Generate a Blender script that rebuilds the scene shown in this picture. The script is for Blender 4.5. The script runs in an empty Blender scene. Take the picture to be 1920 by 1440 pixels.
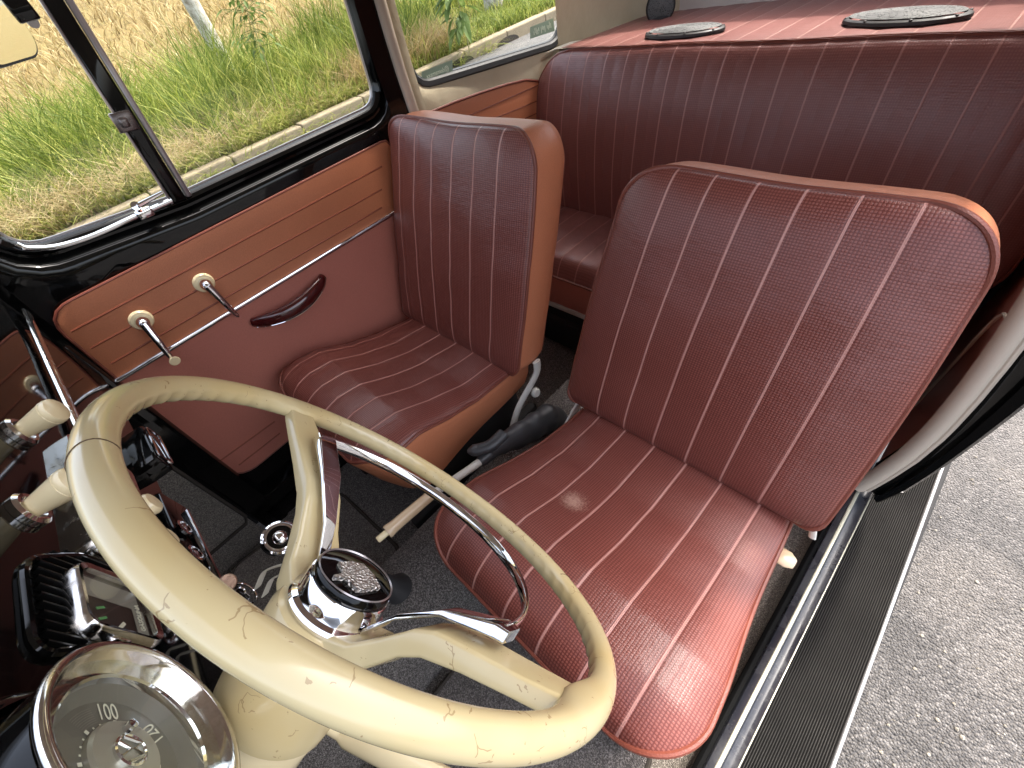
import bpy, bmesh, math, random
import numpy as np
from mathutils import Vector, Matrix, noise
random.seed(7); rng = np.random.default_rng(7)
sc = bpy.context.scene
C = sc.collection
PI = math.pi

# ------------------------------------------------------------------ camera, sky, sun, exposure
CR = np.array([[0.7120498, 0.67433938, -0.19557985],
               [0.41520078, -0.62903191, -0.65721167],
               [-0.56620967, 0.38676254, -0.72788828]])     # rows: camera right, down, forward
CC = np.array([0.53315304, 0.36000628, 1.13291889]); CF = 800.794
cam = bpy.data.objects.new('camera', bpy.data.cameras.new('camera')); C.objects.link(cam); sc.camera = cam
M = Matrix.Identity(4)
for i in range(3):
    M[i][0] = CR[0][i]; M[i][1] = -CR[1][i]; M[i][2] = -CR[2][i]; M[i][3] = CC[i]
cam.matrix_world = M
cam.data.sensor_width = 36; cam.data.lens = CF / 1920 * 36
cam.data.clip_start = 0.01; cam.data.clip_end = 500
w = bpy.data.worlds.new('World'); sc.world = w; w.use_nodes = True
SUN_EL, SUN_AZ = math.radians(60), math.radians(85)     # azimuth from +X (driver side) towards +Y (rear)
sd = Vector((math.cos(SUN_EL) * math.cos(SUN_AZ), math.cos(SUN_EL) * math.sin(SUN_AZ), math.sin(SUN_EL)))
nt = w.node_tree; sky = nt.nodes.new('ShaderNodeTexSky'); sky.sky_type = 'NISHITA'; sky.sun_disc = False
sky.sun_elevation = SUN_EL; sky.sun_rotation = math.atan2(sd.x, sd.y); sky.dust_density = 5.0; sky.air_density = 1.0
bg = nt.nodes['Background']; bg.inputs[1].default_value = 0.15
hs = nt.nodes.new('ShaderNodeHueSaturation'); hs.inputs['Saturation'].default_value = .55      # hazy, whitish sky
nt.links.new(sky.outputs[0], hs.inputs['Color']); nt.links.new(hs.outputs[0], bg.inputs[0])
sl = bpy.data.lights.new('sun', 'SUN'); sl.energy = 1.4; sl.angle = math.radians(3); sl.color = (1, .94, .84)
so = bpy.data.objects.new('sun', sl); C.objects.link(so); so.rotation_euler = (-sd).to_track_quat('-Z', 'Y').to_euler()
sc.view_settings.view_transform = 'Standard'; sc.view_settings.look = 'None'
sc.view_settings.exposure = 2.45; sc.view_settings.gamma = 1.0; sc.view_settings.use_curve_mapping = False

# ------------------------------------------------------------------ helpers
def ray(px, py):
    d = CR.T @ np.array([(px - 960) / CF, (py - 720) / CF, 1.0]); return d / np.linalg.norm(d)
def at(px, py, ax, v):
    """the point where the sight line of a photo pixel meets a plane of the car (ax = const)"""
    d = ray(px, py); i = 'xyz'.index(ax); return Vector(CC + d * (v - CC[i]) / d[i])
def onp(px, py, P, n):
    d = ray(px, py); t = np.dot(np.array(P) - CC, np.array(n)) / np.dot(d, np.array(n)); return Vector(CC + d * t)
def props(o, label=None, cat=None, group=None, kind=None):
    if label: o['label'] = label
    if cat: o['category'] = cat
    if group: o['group'] = group
    if kind: o['kind'] = kind
    return o
def thing(name, label, cat, loc=(0, 0, 0), group=None):
    o = bpy.data.objects.new(name, None); o.empty_display_size = .05; C.objects.link(o); o.location = loc
    return props(o, label, cat, group)
def root_loc(o):
    v = Vector((0, 0, 0))
    while o is not None: v = v + Vector(o.location); o = o.parent
    return v
def mesh(name, V, F, mat, parent=None, smooth=True, uv=None, loc=None, autos=None):
    """V in world coordinates; the object's origin is put at loc (or the parent's origin)"""
    V = [Vector(v) for v in V]
    org = Vector(loc) if loc is not None else (root_loc(parent) if parent is not None else Vector((0, 0, 0)))
    me = bpy.data.meshes.new(name); me.from_pydata([v - org for v in V], [], F)
    if uv is not None:
        l = me.uv_layers.new(name='UVMap')
        idx = np.zeros(len(me.loops), dtype=np.int32); me.loops.foreach_get('vertex_index', idx)
        l.data.foreach_set('uv', np.array(uv, dtype=np.float32)[idx].ravel())
    bm = bmesh.new(); bm.from_mesh(me); bmesh.ops.recalc_face_normals(bm, faces=bm.faces)
    bm.to_mesh(me); bm.free()
    if smooth:
        me.polygons.foreach_set('use_smooth', [True] * len(me.polygons))
        if autos: me.set_sharp_from_angle(angle=math.radians(autos))
    me.materials.append(mat)
    o = bpy.data.objects.new(name, me); C.objects.link(o)
    if parent is not None: o.parent = parent; o.location = org - root_loc(parent)
    else: o.location = org
    return o
class MB:
    def __init__(s): s.V = []; s.F = []
    def add(s, V, F):
        n = len(s.V); s.V += [Vector(v) for v in V]; s.F += [tuple(i + n for i in f) for f in F]; return s
    def grid(s, P, closeu=False, closev=False):
        R = len(P); K = len(P[0]); n = len(s.V); s.V += [Vector(p) for r in P for p in r]
        for i in range(R if closeu else R - 1):
            for j in range(K if closev else K - 1):
                a, b = i, (i + 1) % R; c, d = j, (j + 1) % K
                s.F.append((n + a * K + c, n + a * K + d, n + b * K + d, n + b * K + c))
        return s
    def box(s, c, d, R=None, bev=0.0, seg=2):
        bm = bmesh.new(); bmesh.ops.create_cube(bm, size=1.0)
        for v in bm.verts: v.co = Vector((v.co.x * d[0], v.co.y * d[1], v.co.z * d[2]))
        if bev > 0: bmesh.ops.bevel(bm, geom=bm.edges[:] , offset=bev, segments=seg, profile=.5, affect='EDGES')
        bm.verts.index_update(); R = R or Matrix.Identity(3)
        s.add([R @ v.co + Vector(c) for v in bm.verts], [[v.index for v in f.verts] for f in bm.faces]); bm.free(); return s
    def tube(s, P, r, n=10, cap=True, closed=False, flat=None):
        P = [Vector(p) for p in P]; N = len(P); rings = []
        up = Vector((0, 0, 1)); prev = None
        for i, p in enumerate(P):
            if closed: t = P[(i + 1) % N] - P[i - 1]
            else: t = P[min(i + 1, N - 1)] - P[max(i - 1, 0)]
            t.normalize()
            if prev is None:
                a = t.cross(up)
                if a.length < .15: a = t.cross(Vector((0, 1, 0)))
                if flat is not None:
                    a = Vector(flat) - t * t.dot(Vector(flat))
            else: a = prev - t * t.dot(prev)
            a.normalize(); prev = a; b = t.cross(a)
            ri = r[i] if isinstance(r, (list, np.ndarray)) else r
            ra, rb = ri if isinstance(ri, tuple) else (ri, ri)
            rings.append([p + a * math.cos(2 * PI * k / n) * ra + b * math.sin(2 * PI * k / n) * rb for k in range(n)])
        m = len(s.V); s.grid(rings, closeu=closed, closev=True)
        if cap and not closed:
            s.F.append(tuple(m + k for k in range(n))); s.F.append(tuple(m + (N - 1) * n + k for k in range(n))[::-1])
        return s
    def lathe(s, prof, O, axis, n=40, a0=0, a1=2 * PI, cap=True):
        ax = Vector(axis).normalized(); u = ax.cross(Vector((0, 0, 1)))
        if u.length < .1: u = ax.cross(Vector((1, 0, 0)))
        u.normalize(); v = ax.cross(u); O = Vector(O)
        full = abs(a1 - a0 - 2 * PI) < 1e-6
        ks = n if full else n + 1
        P = [[O + ax * h + (u * math.cos(a0 + (a1 - a0) * k / n) + v * math.sin(a0 + (a1 - a0) * k / n)) * r for k in range(ks)] for r, h in prof]
        m = len(s.V); s.grid(P, closev=full)
        if cap and full:
            if prof[0][0] > 1e-5: s.F.append(tuple(m + k for k in range(n)))
            if prof[-1][0] > 1e-5: s.F.append(tuple(m + (len(prof) - 1) * n + k for k in range(n)))
        return s
    def prism(s, loop, nvec, th, bev=0.0):
        """closed planar loop extruded by th along nvec, front edge bevelled"""
        L = [Vector(p) for p in loop]; n = Vector(nvec).normalized(); c = sum(L, Vector()) / len(L)
        k = len(L)
        if bev > 0:
            def ins(p, d):
                q = p - c; return c + q * max(0, (q.length - d) / q.length)
            rings = [L, [p + n * (th - bev) for p in L], [ins(p, bev * .3) + n * (th - bev * .3) for p in L], [ins(p, bev) + n * th for p in L]]
        else: rings = [L, [p + n * th for p in L]]
        m = len(s.V); s.grid(rings, closev=True)
        s.F.append(tuple(m + i for i in range(k))); s.F.append(tuple(m + (len(rings) - 1) * k + i for i in range(k)))
        return s
    def build(s, name, mat, parent=None, smooth=True, autos=35, loc=None):
        return mesh(name, s.V, s.F, mat, parent, smooth, None, loc, autos)
def rrect(c, hx, hy, r, n=8, tl=None):
    """rounded rectangle points (2D), counter-clockwise; r may be 4 radii (br, tr, tl, bl)"""
    rs = r if isinstance(r, (list, tuple)) else [r] * 4
    out = []
    for (sx, sy, a0), rr in zip(((1, -1, -PI / 2), (1, 1, 0), (-1, 1, PI / 2), (-1, -1, PI)), rs):
        for k in range(n + 1):
            a = a0 + PI / 2 * k / n
            out.append((c[0] + sx * (hx - rr) + rr * math.cos(a), c[1] + sy * (hy - rr) + rr * math.sin(a)))
    return out
def roundpoly(P, r, n=8):
    """round the corners of a 2D polygon"""
    out = []; N = len(P)
    for i in range(N):
        a, b, c = Vector(P[i - 1]), Vector(P[i]), Vector(P[(i + 1) % N])
        ri = r[i] if isinstance(r, (list, tuple)) else r
        u = (a - b); v = (c - b); d = min(ri, u.length * .49, v.length * .49)
        if ri <= 0: out.append(tuple(b)); continue
        p, q = b + u.normalized() * d, b + v.normalized() * d
        for k in range(n + 1):
            t = k / n; out.append(tuple(p * (1 - t) ** 2 + b * 2 * t * (1 - t) + q * t * t))
    return out
def resample(P, n, closed=True):
    P = [Vector(p) for p in P]; Q = P + [P[0]] if closed else P
    L = [0]
    for a, b in zip(Q, Q[1:]): L.append(L[-1] + (b - a).length)
    out = []
    for k in range(n):
        s_ = L[-1] * k / (n if closed else n - 1); j = 0
        while j < len(L) - 2 and L[j + 1] < s_: j += 1
        t = (s_ - L[j]) / max(1e-9, L[j + 1] - L[j]); out.append(Q[j].lerp(Q[j + 1], min(1, t)))
    return out
def normals2(P):
    N = len(P); out = []
    area = sum(P[i][0] * P[(i + 1) % N][1] - P[(i + 1) % N][0] * P[i][1] for i in range(N))
    for i in range(N):
        t = Vector(P[(i + 1) % N]) - Vector(P[i - 1]); nn = Vector((t[1], -t[0])); nn.normalize(); out.append(nn if area > 0 else -nn)
    return out
def spline(P, n=8):
    """Catmull-Rom through points"""
    P = [Vector(p) for p in P]; out = []
    for i in range(len(P) - 1):
        p0 = P[max(i - 1, 0)]; p1 = P[i]; p2 = P[i + 1]; p3 = P[min(i + 2, len(P) - 1)]
        for k in range(n):
            t = k / n
            out.append(.5 * ((2 * p1) + (p2 - p0) * t + (2 * p0 - 5 * p1 + 4 * p2 - p3) * t * t + (3 * p1 - p0 - 3 * p2 + p3) * t ** 3))
    out.append(P[-1]); return out

# ------------------------------------------------------------------ materials
class NT:
    def __init__(s, name):
        s.m = bpy.data.materials.new(name); s.m.use_nodes = True; s.t = s.m.node_tree
        s.b = s.t.nodes['Principled BSDF']; s.o = s.t.nodes['Material Output']
    def n(s, typ, **k):
        x = s.t.nodes.new(typ)
        for a, b in k.items():
            if a.startswith('i_'): x.inputs[int(a[2:])].default_value = b
            else: setattr(x, a, b)
        return x
    def l(s, a, b): s.t.links.new(a, b)
    def set(s, **k):
        for a, b in k.items():
            i = s.b.inputs[a.replace('_', ' ')]
            if hasattr(b, 'is_linked') or isinstance(b, bpy.types.NodeSocket): s.l(b, i)
            else: i.default_value = b if not (isinstance(b, tuple) and len(b) == 3) else (*b, 1)
        return s
    def coord(s, kind='Object'): return s.n('ShaderNodeTexCoord').outputs[kind]
    def math(s, op, a, b=None, c=None, clamp=False):
        x = s.n('ShaderNodeMath', operation=op, use_clamp=clamp)
        for i, v in enumerate((a, b, c)):
            if v is None: continue
            if isinstance(v, bpy.types.NodeSocket): s.l(v, x.inputs[i])
            else: x.inputs[i].default_value = v
        return x.outputs[0]
    def noise(s, vec, scale, detail=3, rough=.5, out=0):
        x = s.n('ShaderNodeTexNoise'); s.l(vec, x.inputs['Vector']); x.inputs['Scale'].default_value = scale
        x.inputs['Detail'].default_value = detail; x.inputs['Roughness'].default_value = rough; return x.outputs[out]
    def vor(s, vec, scale, feature='F1', out=0):
        x = s.n('ShaderNodeTexVoronoi', feature=feature); s.l(vec, x.inputs['Vector']); x.inputs['Scale'].default_value = scale; return x.outputs[out]
    def ramp(s, f, stops):
        x = s.n('ShaderNodeValToRGB'); s.l(f, x.inputs[0]); e = x.color_ramp.elements
        while len(e) < len(stops): e.new(.5)
        for q, (p, c) in zip(e, stops): q.position = p; q.color = (*c, 1) if isinstance(c, tuple) else (c, c, c, 1)
        return x.outputs[0]
    def mix(s, f, a, b, mode='MIX'):
        x = s.n('ShaderNodeMix', data_type='RGBA', blend_type=mode)
        for i, v in ((0, f), (6, a), (7, b)):
            if isinstance(v, bpy.types.NodeSocket): s.l(v, x.inputs[i])
            elif isinstance(v, tuple): x.inputs[i].default_value = (*v, 1)
            else: x.inputs[i].default_value = v
        return x.outputs[2]
    def bump(s, h, strength, dist, prev=None):
        x = s.n('ShaderNodeBump'); s.l(h, x.inputs['Height']); x.inputs['Strength'].default_value = strength; x.inputs['Distance'].default_value = dist
        if prev is not None: s.l(prev, x.inputs['Normal'])
        return x.outputs[0]
def simple(name, col, rough=.5, metal=0, coat=0, bump=None, spec=.5, var=0):
    N = NT(name); N.set(Base_Color=col, Roughness=rough, Metallic=metal); N.b.inputs['Coat Weight'].default_value = coat
    N.b.inputs['Coat Roughness'].default_value = .03; N.b.inputs['Specular IOR Level'].default_value = spec
    co = N.coord()
    if var:
        f = N.noise(co, 14, 4, .6); N.set(Base_Color=N.mix(f, tuple(c * (1 - var) for c in col), tuple(min(1, c * (1 + var)) for c in col)))
    if bump: N.set(Normal=N.bump(N.noise(co, bump[0], 3), bump[1], bump[2]))
    return N.m
def weave(name, pitch, col, dot, seamcol, off=0.0, fade=0.0, pale=None, rough=.35, pu=.0046, pv=.0040, lim=9.0):
    """basket-weave vinyl with heat-pressed seams; UV in metres, seams at u = off + k*pitch"""
    N = NT(name); uv = N.coord('UV'); sp = N.n('ShaderNodeSeparateXYZ'); N.l(uv, sp.inputs[0]); u, v = sp.outputs[0], sp.outputs[1]
    cu = N.math('COSINE', N.math('MULTIPLY', u, 2 * PI / pu)); cv = N.math('COSINE', N.math('MULTIPLY', v, 2 * PI / pv))
    g = N.math('MULTIPLY', N.math('MULTIPLY_ADD', cu, .5, .5), N.math('MULTIPLY_ADD', cv, .5, .5))
    d = N.math('SMOOTH_MIN', N.math('MULTIPLY', g, 2.2), 1.0, .2)
    fr = N.math('FRACT', N.math('ADD', N.math('DIVIDE', N.math('SUBTRACT', u, off), pitch), 100.5))
    dist = N.math('MULTIPLY', N.math('ABSOLUTE', N.math('SUBTRACT', fr, .5)), pitch)     # metres to the nearest seam
    seam = N.math('SUBTRACT', 1.0, N.math('DIVIDE', N.math('SUBTRACT', dist, .0011), .0013), clamp=True)
    valley = N.math('SUBTRACT', 1.0, N.math('DIVIDE', dist, .0035), clamp=True)
    if lim < 5:                                                      # no seam in the outer margins
        ok = N.math('LESS_THAN', N.math('ABSOLUTE', u), lim); seam = N.math('MULTIPLY', seam, ok); valley = N.math('MULTIPLY', valley, ok)
    co = N.coord('Object'); n1 = N.noise(co, 5, 4, .6); n2 = N.noise(co, 90, 3, .6)
    base = N.mix(n1, tuple(c * .8 for c in col), tuple(c * 1.22 for c in col))
    dotc = N.mix(n2, tuple(c * .8 for c in dot), dot)
    c1 = N.mix(d, base, dotc); c2 = N.mix(N.math('MULTIPLY', seam, .85), c1, seamcol)
    if pale:
        pt, pr_ = pale
        vm = N.n('ShaderNodeVectorMath', operation='DISTANCE'); N.l(co, vm.inputs[0]); vm.inputs[1].default_value = pt
        dd = N.math('ADD', vm.outputs['Value'], N.math('MULTIPLY', N.math('SUBTRACT', N.noise(co, 230, 4, .9), .5), .075))
        f = N.math('SUBTRACT', 1.0, N.math('DIVIDE', dd, pr_), clamp=True)
        c2 = N.mix(N.math('MULTIPLY', f, 1.1, clamp=True), c2, (.42, .24, .18))
    h = N.math('ADD', N.math('MULTIPLY', d, .22), N.math('SUBTRACT', N.math('MULTIPLY', seam, .9), N.math('MULTIPLY', valley, .6)))
    b1 = N.bump(h, .55, .0016)
    mp = N.n('ShaderNodeMapping'); N.l(co, mp.inputs[0]); mp.inputs['Rotation'].default_value = (0, .7, .3); mp.inputs['Scale'].default_value = (1, 1, 3.2)
    wr = N.math('ADD', N.noise(co, 20, 5, .65), N.math('MULTIPLY', N.noise(mp.outputs[0], 34, 3, .6), .6)); b2 = N.bump(wr, .17, .008, b1)
    N.set(Base_Color=c2, Roughness=N.math('ADD', N.math('MULTIPLY', n1, .16), rough - .08), Normal=b2)
    N.b.inputs['Specular IOR Level'].default_value = .5
    return N.m
RED = (.118, .026, .019); RDOT = (.25, .080, .060); RSEAM = (.52, .25, .205)
m_vinyl = weave('red_weave_vinyl', .0675, RED, RDOT, RSEAM, off=.03375, lim=.19)
m_vinyl_seat = weave('red_weave_vinyl_worn', .0675, RED, RDOT, RSEAM, off=.03375, pale=((0, 0, 0), .026), lim=.19)
m_vinyl_rear = weave('rear_weave_vinyl', .0675, (.165, .055, .047), (.23, .088, .074), (.36, .165, .14), off=.0, pv=.0046)
m_vinyl_shelf = weave('shelf_weave_vinyl', .0675, (.1482, .0515, .0437), (.1872, .0741, .0640), (.3276, .1872, .1638), off=.0)
def grainy(name, col, rough=.5, amt=.35, sc_=420):
    N = NT(name); co = N.coord(); v = N.vor(co, sc_); n = N.noise(co, 6, 4, .6); n3 = N.noise(co, sc_ * 1.5, 2)
    N.set(Base_Color=N.mix(n3, N.mix(n, tuple(c * .86 for c in col), tuple(c * 1.12 for c in col)), tuple(c * .7 for c in col)), Roughness=rough,
          Normal=N.bump(N.noise(co, 16, 4), .12, .006, N.bump(v, amt, .0008)))
    return N.m
m_orange = grainy('orange_brown_vinyl', (.58, .205, .098), .45)
m_piping = grainy('piping_vinyl', (.20, .052, .032), .4)
m_lower = grainy('dark_red_vinyl', (.56, .19, .135), .5)
m_groove = simple('pressed_groove', (.21, .05, .02), .5)
m_redhandle = simple('oxblood_plastic', (.055, .006, .006), .12, coat=.6)
m_black = simple('black_paint', (.003, .003, .003), .05, coat=0, spec=.32)
m_blackmat = simple('black_rubber', (.010, .010, .011), .55, bump=(60, .3, .002))
m_dark = simple('dark_underside', (.008, .007, .007), .8)
m_rubber = simple('soft_black_rubber', (.040, .040, .042), .42, bump=(300, .25, .0008))
m_chrome = simple('chrome', (.78, .78, .8), .045, metal=1)
def worn_chrome():
    N = NT('worn_chrome'); co = N.coord(); n = N.noise(co, 45, 6, .75); f = N.ramp(n, [(.45, 0.0), (.7, 1.0)])
    N.set(Base_Color=N.mix(f, (.74, .73, .72), (.5, .45, .38)), Metallic=1.0, Roughness=N.math('MULTIPLY_ADD', f, .3, .07), Normal=N.bump(N.noise(co, 20, 3), .15, .002)); return N.m
m_oldchrome = worn_chrome()
m_greymet = simple('grey_anodised', (.35, .32, .33), .28, metal=.8, var=.1)
m_alu = simple('aluminium_trim', (.50, .49, .49), .3, metal=.7)
m_white = simple('white_painted_steel', (.62, .60, .54), .3, coat=.3)
def cream(name, base, crack=1.0):
    N = NT(name); co = N.coord(); n = N.noise(co, 9, 3, .5)
    c = N.mix(n, tuple(x * .95 for x in base), tuple(min(1, x * 1.05) for x in base))
    if crack:
        wv = N.n('ShaderNodeVectorMath', operation='ADD'); N.l(co, wv.inputs[0])
        nz = N.n('ShaderNodeTexNoise'); N.l(co, nz.inputs[0]); nz.inputs['Scale'].default_value = 60; nz.inputs['Detail'].default_value = 3
        sc2 = N.n('ShaderNodeVectorMath', operation='SCALE'); N.l(nz.outputs[1], sc2.inputs[0]); sc2.inputs['Scale'].default_value = .018
        N.l(sc2.outputs[0], wv.inputs[1])
        e = N.vor(wv.outputs[0], 62, 'DISTANCE_TO_EDGE'); line = N.math('LESS_THAN', e, .017 * crack)
        msk = N.math('GREATER_THAN', N.noise(co, 48, 2, .5), .625)
        chips = N.math('GREATER_THAN', N.noise(co, 300, 2, .6), .69); cm = N.math('GREATER_THAN', N.noise(co, 30, 2, .5), .55)
        f = N.math('MAXIMUM', N.math('MULTIPLY', line, msk), N.math('MULTIPLY', chips, cm))
        yl = N.ramp(N.noise(co, 11, 3, .6), [(.42, 0.0), (.66, .55)]); c = N.mix(yl, c, (base[0] * .98, base[1] * .88, base[2] * .66))   # hand-worn yellowing
        c = N.mix(N.math('MULTIPLY', f, .65), c, (.30, .19, .085))
        N.set(Normal=N.bump(f, -.25, .0006))
    N.set(Base_Color=c, Roughness=.22); N.b.inputs['Coat Weight'].default_value = .4; N.b.inputs['Coat Roughness'].default_value = .08
    N.b.inputs['Subsurface Weight'].default_value = .0
    return N.m
CREAM = (.60, .49, .275)
m_cream = cream('cream_bakelite', CREAM, 1.0); m_creamp = cream('cream_plastic', (.86, .71, .43), 0)
m_beigeknob = cream('beige_grip', (.62, .46, .29), 0)
def carpet(name, a, b, scale=520, bs=.9):
    N = NT(name); co = N.coord(); v = N.vor(co, scale, 'F1', 1); n = N.noise(co, scale * .6, 3, .7); big = N.noise(co, 5, 3)
    sp = N.n('ShaderNodeSeparateColor'); N.l(v, sp.inputs[0])
    f = N.math('MULTIPLY', sp.outputs[0], sp.outputs[0])
    c = N.mix(f, a, b); c = N.mix(N.math('MULTIPLY', big, .45), c, tuple(x * .6 for x in a))
    N.set(Base_Color=c, Roughness=.95, Normal=N.bump(N.math('ADD', n, N.vor(co, scale)), bs, .004)); N.b.inputs['Specular IOR Level'].default_value = .15
    return N.m
m_carpet = carpet('charcoal_carpet', (.105, .096, .089), (.48, .44, .41))
m_carpet2 = carpet('grey_brown_carpet', (.16, .14, .12), (.52, .46, .40))
m_mat = carpet('floor_mat_carpet', (.12, .107, .098), (.40, .36, .33))
m_hem = simple('carpet_binding', (.05, .043, .037), .95, spec=.05)
def felt():
    N = NT('beige_headliner'); co = N.coord(); n = N.noise(co, 7, 5, .6); f = N.noise(co, 500, 2)
    N.set(Base_Color=N.mix(n, (.3240, .2700, .1755), (.5040, .4320, .2970)), Roughness=.9, Normal=N.bump(f, .2, .001, N.bump(n, .25, .02)))
    N.b.inputs['Sheen Weight'].default_value = .3; return N.m
m_felt = felt(); m_windlace = simple('windlace_fabric', (.46, .385, .31), .85, bump=(700, .4, .001), var=.08)
def glass(name, tint=(.95, .98, .95), a=.06):
    N = NT(name); t = N.n('ShaderNodeBsdfTransparent'); t.inputs[0].default_value = (*tint, 1); g = N.n('ShaderNodeBsdfGlossy'); g.inputs['Roughness'].default_value = .01
    fr = N.n('ShaderNodeLayerWeight'); fr.inputs[0].default_value = .5; mx = N.n('ShaderNodeMixShader')
    N.l(N.math('MULTIPLY_ADD', N.math('POWER', fr.outputs['Facing'], 5.0), .9, .035), mx.inputs[0]); N.l(t.outputs[0], mx.inputs[1]); N.l(g.outputs[0], mx.inputs[2]); N.l(mx.outputs[0], N.o.inputs[0]); return N.m
m_glass = glass('window_glass')
m_mirror = simple('mirror_glass', (.62, .62, .56), .02, metal=1)

# ------------------------------------------------------------------ terrain, road, kerb
ZG = -.30
def terr(x, y):
    b = -.16 if x < -6.11 else ZG - .02
    if x < -7.2: b += (-7.2 - x) * .045
    if x < -9.5: b += (-9.5 - x) * .17
    if x < -6.4: b += .05 * noise.noise(Vector((x * .5, y * .5, 0)))
    return b
def asphalt():
    N = NT('asphalt'); co = N.coord(); v = N.vor(co, 175, 'F1', 0); vc = N.vor(co, 175, 'F1', 1); n = N.noise(co, 40, 5, .7); big = N.noise(co, 1.3, 5, .6)
    sp = N.n('ShaderNodeSeparateColor'); N.l(vc, sp.inputs[0])
    c = N.mix(N.math('POWER', sp.outputs[0], 2.5), (.0594, .0540, .0504), (.1710, .1584, .1494)); c = N.mix(N.ramp(big, [(.3, 0.0), (.75, .45)]), c, (.10, .092, .088))
    c = N.mix(N.ramp(n, [(.30, .8), (.46, 0.0)]), c, (.03, .028, .027))
    st = N.ramp(N.noise(co, 4.5, 5, .65), [(.40, .55), (.52, 0.0)]); c = N.mix(st, c, (.050, .046, .043)); c = N.mix(N.ramp(N.noise(co, 2.2, 3, .5), [(.5, 0.0), (.7, .35)]), c, (.20, .175, .15))
    h = N.math('ADD', N.math('MULTIPLY', v, -1.6), N.math('MULTIPLY', n, .9))
    N.set(Base_Color=c, Roughness=.75, Normal=N.bump(h, .9, .006)); return N.m
m_asph = asphalt()
xs = np.linspace(-6.05, 12, 40); ys = np.linspace(-8, 40, 60)
P = [[(x, y, ZG) for y in ys] for x in xs]
props(MB().grid(P).build('road', m_asph, autos=None), kind='structure')
mb = MB()
for k in range(900):
    x, y = random.uniform(.84, 2.3), random.uniform(.2, 3.4); rr_ = random.uniform(.0015, .0045) * (1.5 if random.random() < .06 else 1)
    bm = bmesh.new(); bmesh.ops.create_icosphere(bm, subdivisions=1, radius=rr_)
    for v in bm.verts: v.co = Vector((x, y, ZG + rr_ * .4)) + v.co * random.uniform(.7, 1.25)
    bm.verts.index_update(); mb.add([v.co for v in bm.verts], [[v.index for v in f.verts] for f in bm.faces]); bm.free()
props(mb.build('grit', simple('grit', (.24, .21, .17), .9, var=.5), smooth=False), 'loose pale grit scattered on the asphalt beside the running board', 'grit', kind='stuff')
def soil():
    N = NT('dry_field'); co = N.coord(); n = N.noise(co, 3, 6, .7); f = N.noise(co, 25, 4, .8)
    c = N.mix(f, (.1376, .0860, .0258), (.3096, .2150, .0774)); c = N.mix(N.ramp(n, [(.35, .6), (.6, 0.0)]), c, (.20, .17, .05))
    N.set(Base_Color=c, Roughness=1.0, Normal=N.bump(f, 1, .06)); return N.m
xs = np.concatenate([np.linspace(-6.10, -14, 64), np.linspace(-14.5, -90, 50)]); ys = np.concatenate([np.linspace(-25, 14, 100), np.linspace(15, 80, 20)])
props(MB().grid([[(x, y, terr(x, y)) for y in ys] for x in xs]).build('terrain', soil()), kind='structure')
def stone():
    N = NT('kerb_stone'); co = N.coord(); n = N.noise(co, 6, 6, .7); f = N.noise(co, 60, 3, .7)
    c = N.mix(n, (.1600, .1240, .0800), (.2880, .2320, .1520)); c = N.mix(N.ramp(f, [(.3, .5), (.5, 0.0)]), c, (.2, .15, .1))
    N.set(Base_Color=c, Roughness=.95, Normal=N.bump(f, .5, .02)); return N.m
m_drain = simple('drain_dark', (.03, .024, .018), .95); mb = MB(); y = -9.0
while y < 24:
    L = .98 + random.uniform(-.02, .02); mb.box((-6.0 + random.uniform(-.015, .015), y + L / 2, -.275 + random.uniform(-.008, .008)), (.20, L - .012, .26), bev=.018); y += L
kerb = props(mb.build('kerb', stone(), smooth=False), kind='structure')
for q in ((862, 101), (952, 70)):                                   # dark drain mouths at the kerb foot
    b = at(q[0], q[1], 'x', -5.895)
    MB().prism([(-5.905, b.y + .26 * math.cos(PI * k / 16), ZG + .005 + .085 * math.sin(PI * k / 16)) for k in range(17)], (1, 0, 0), .012).build('drain_mouth', m_drain, kerb)

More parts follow.
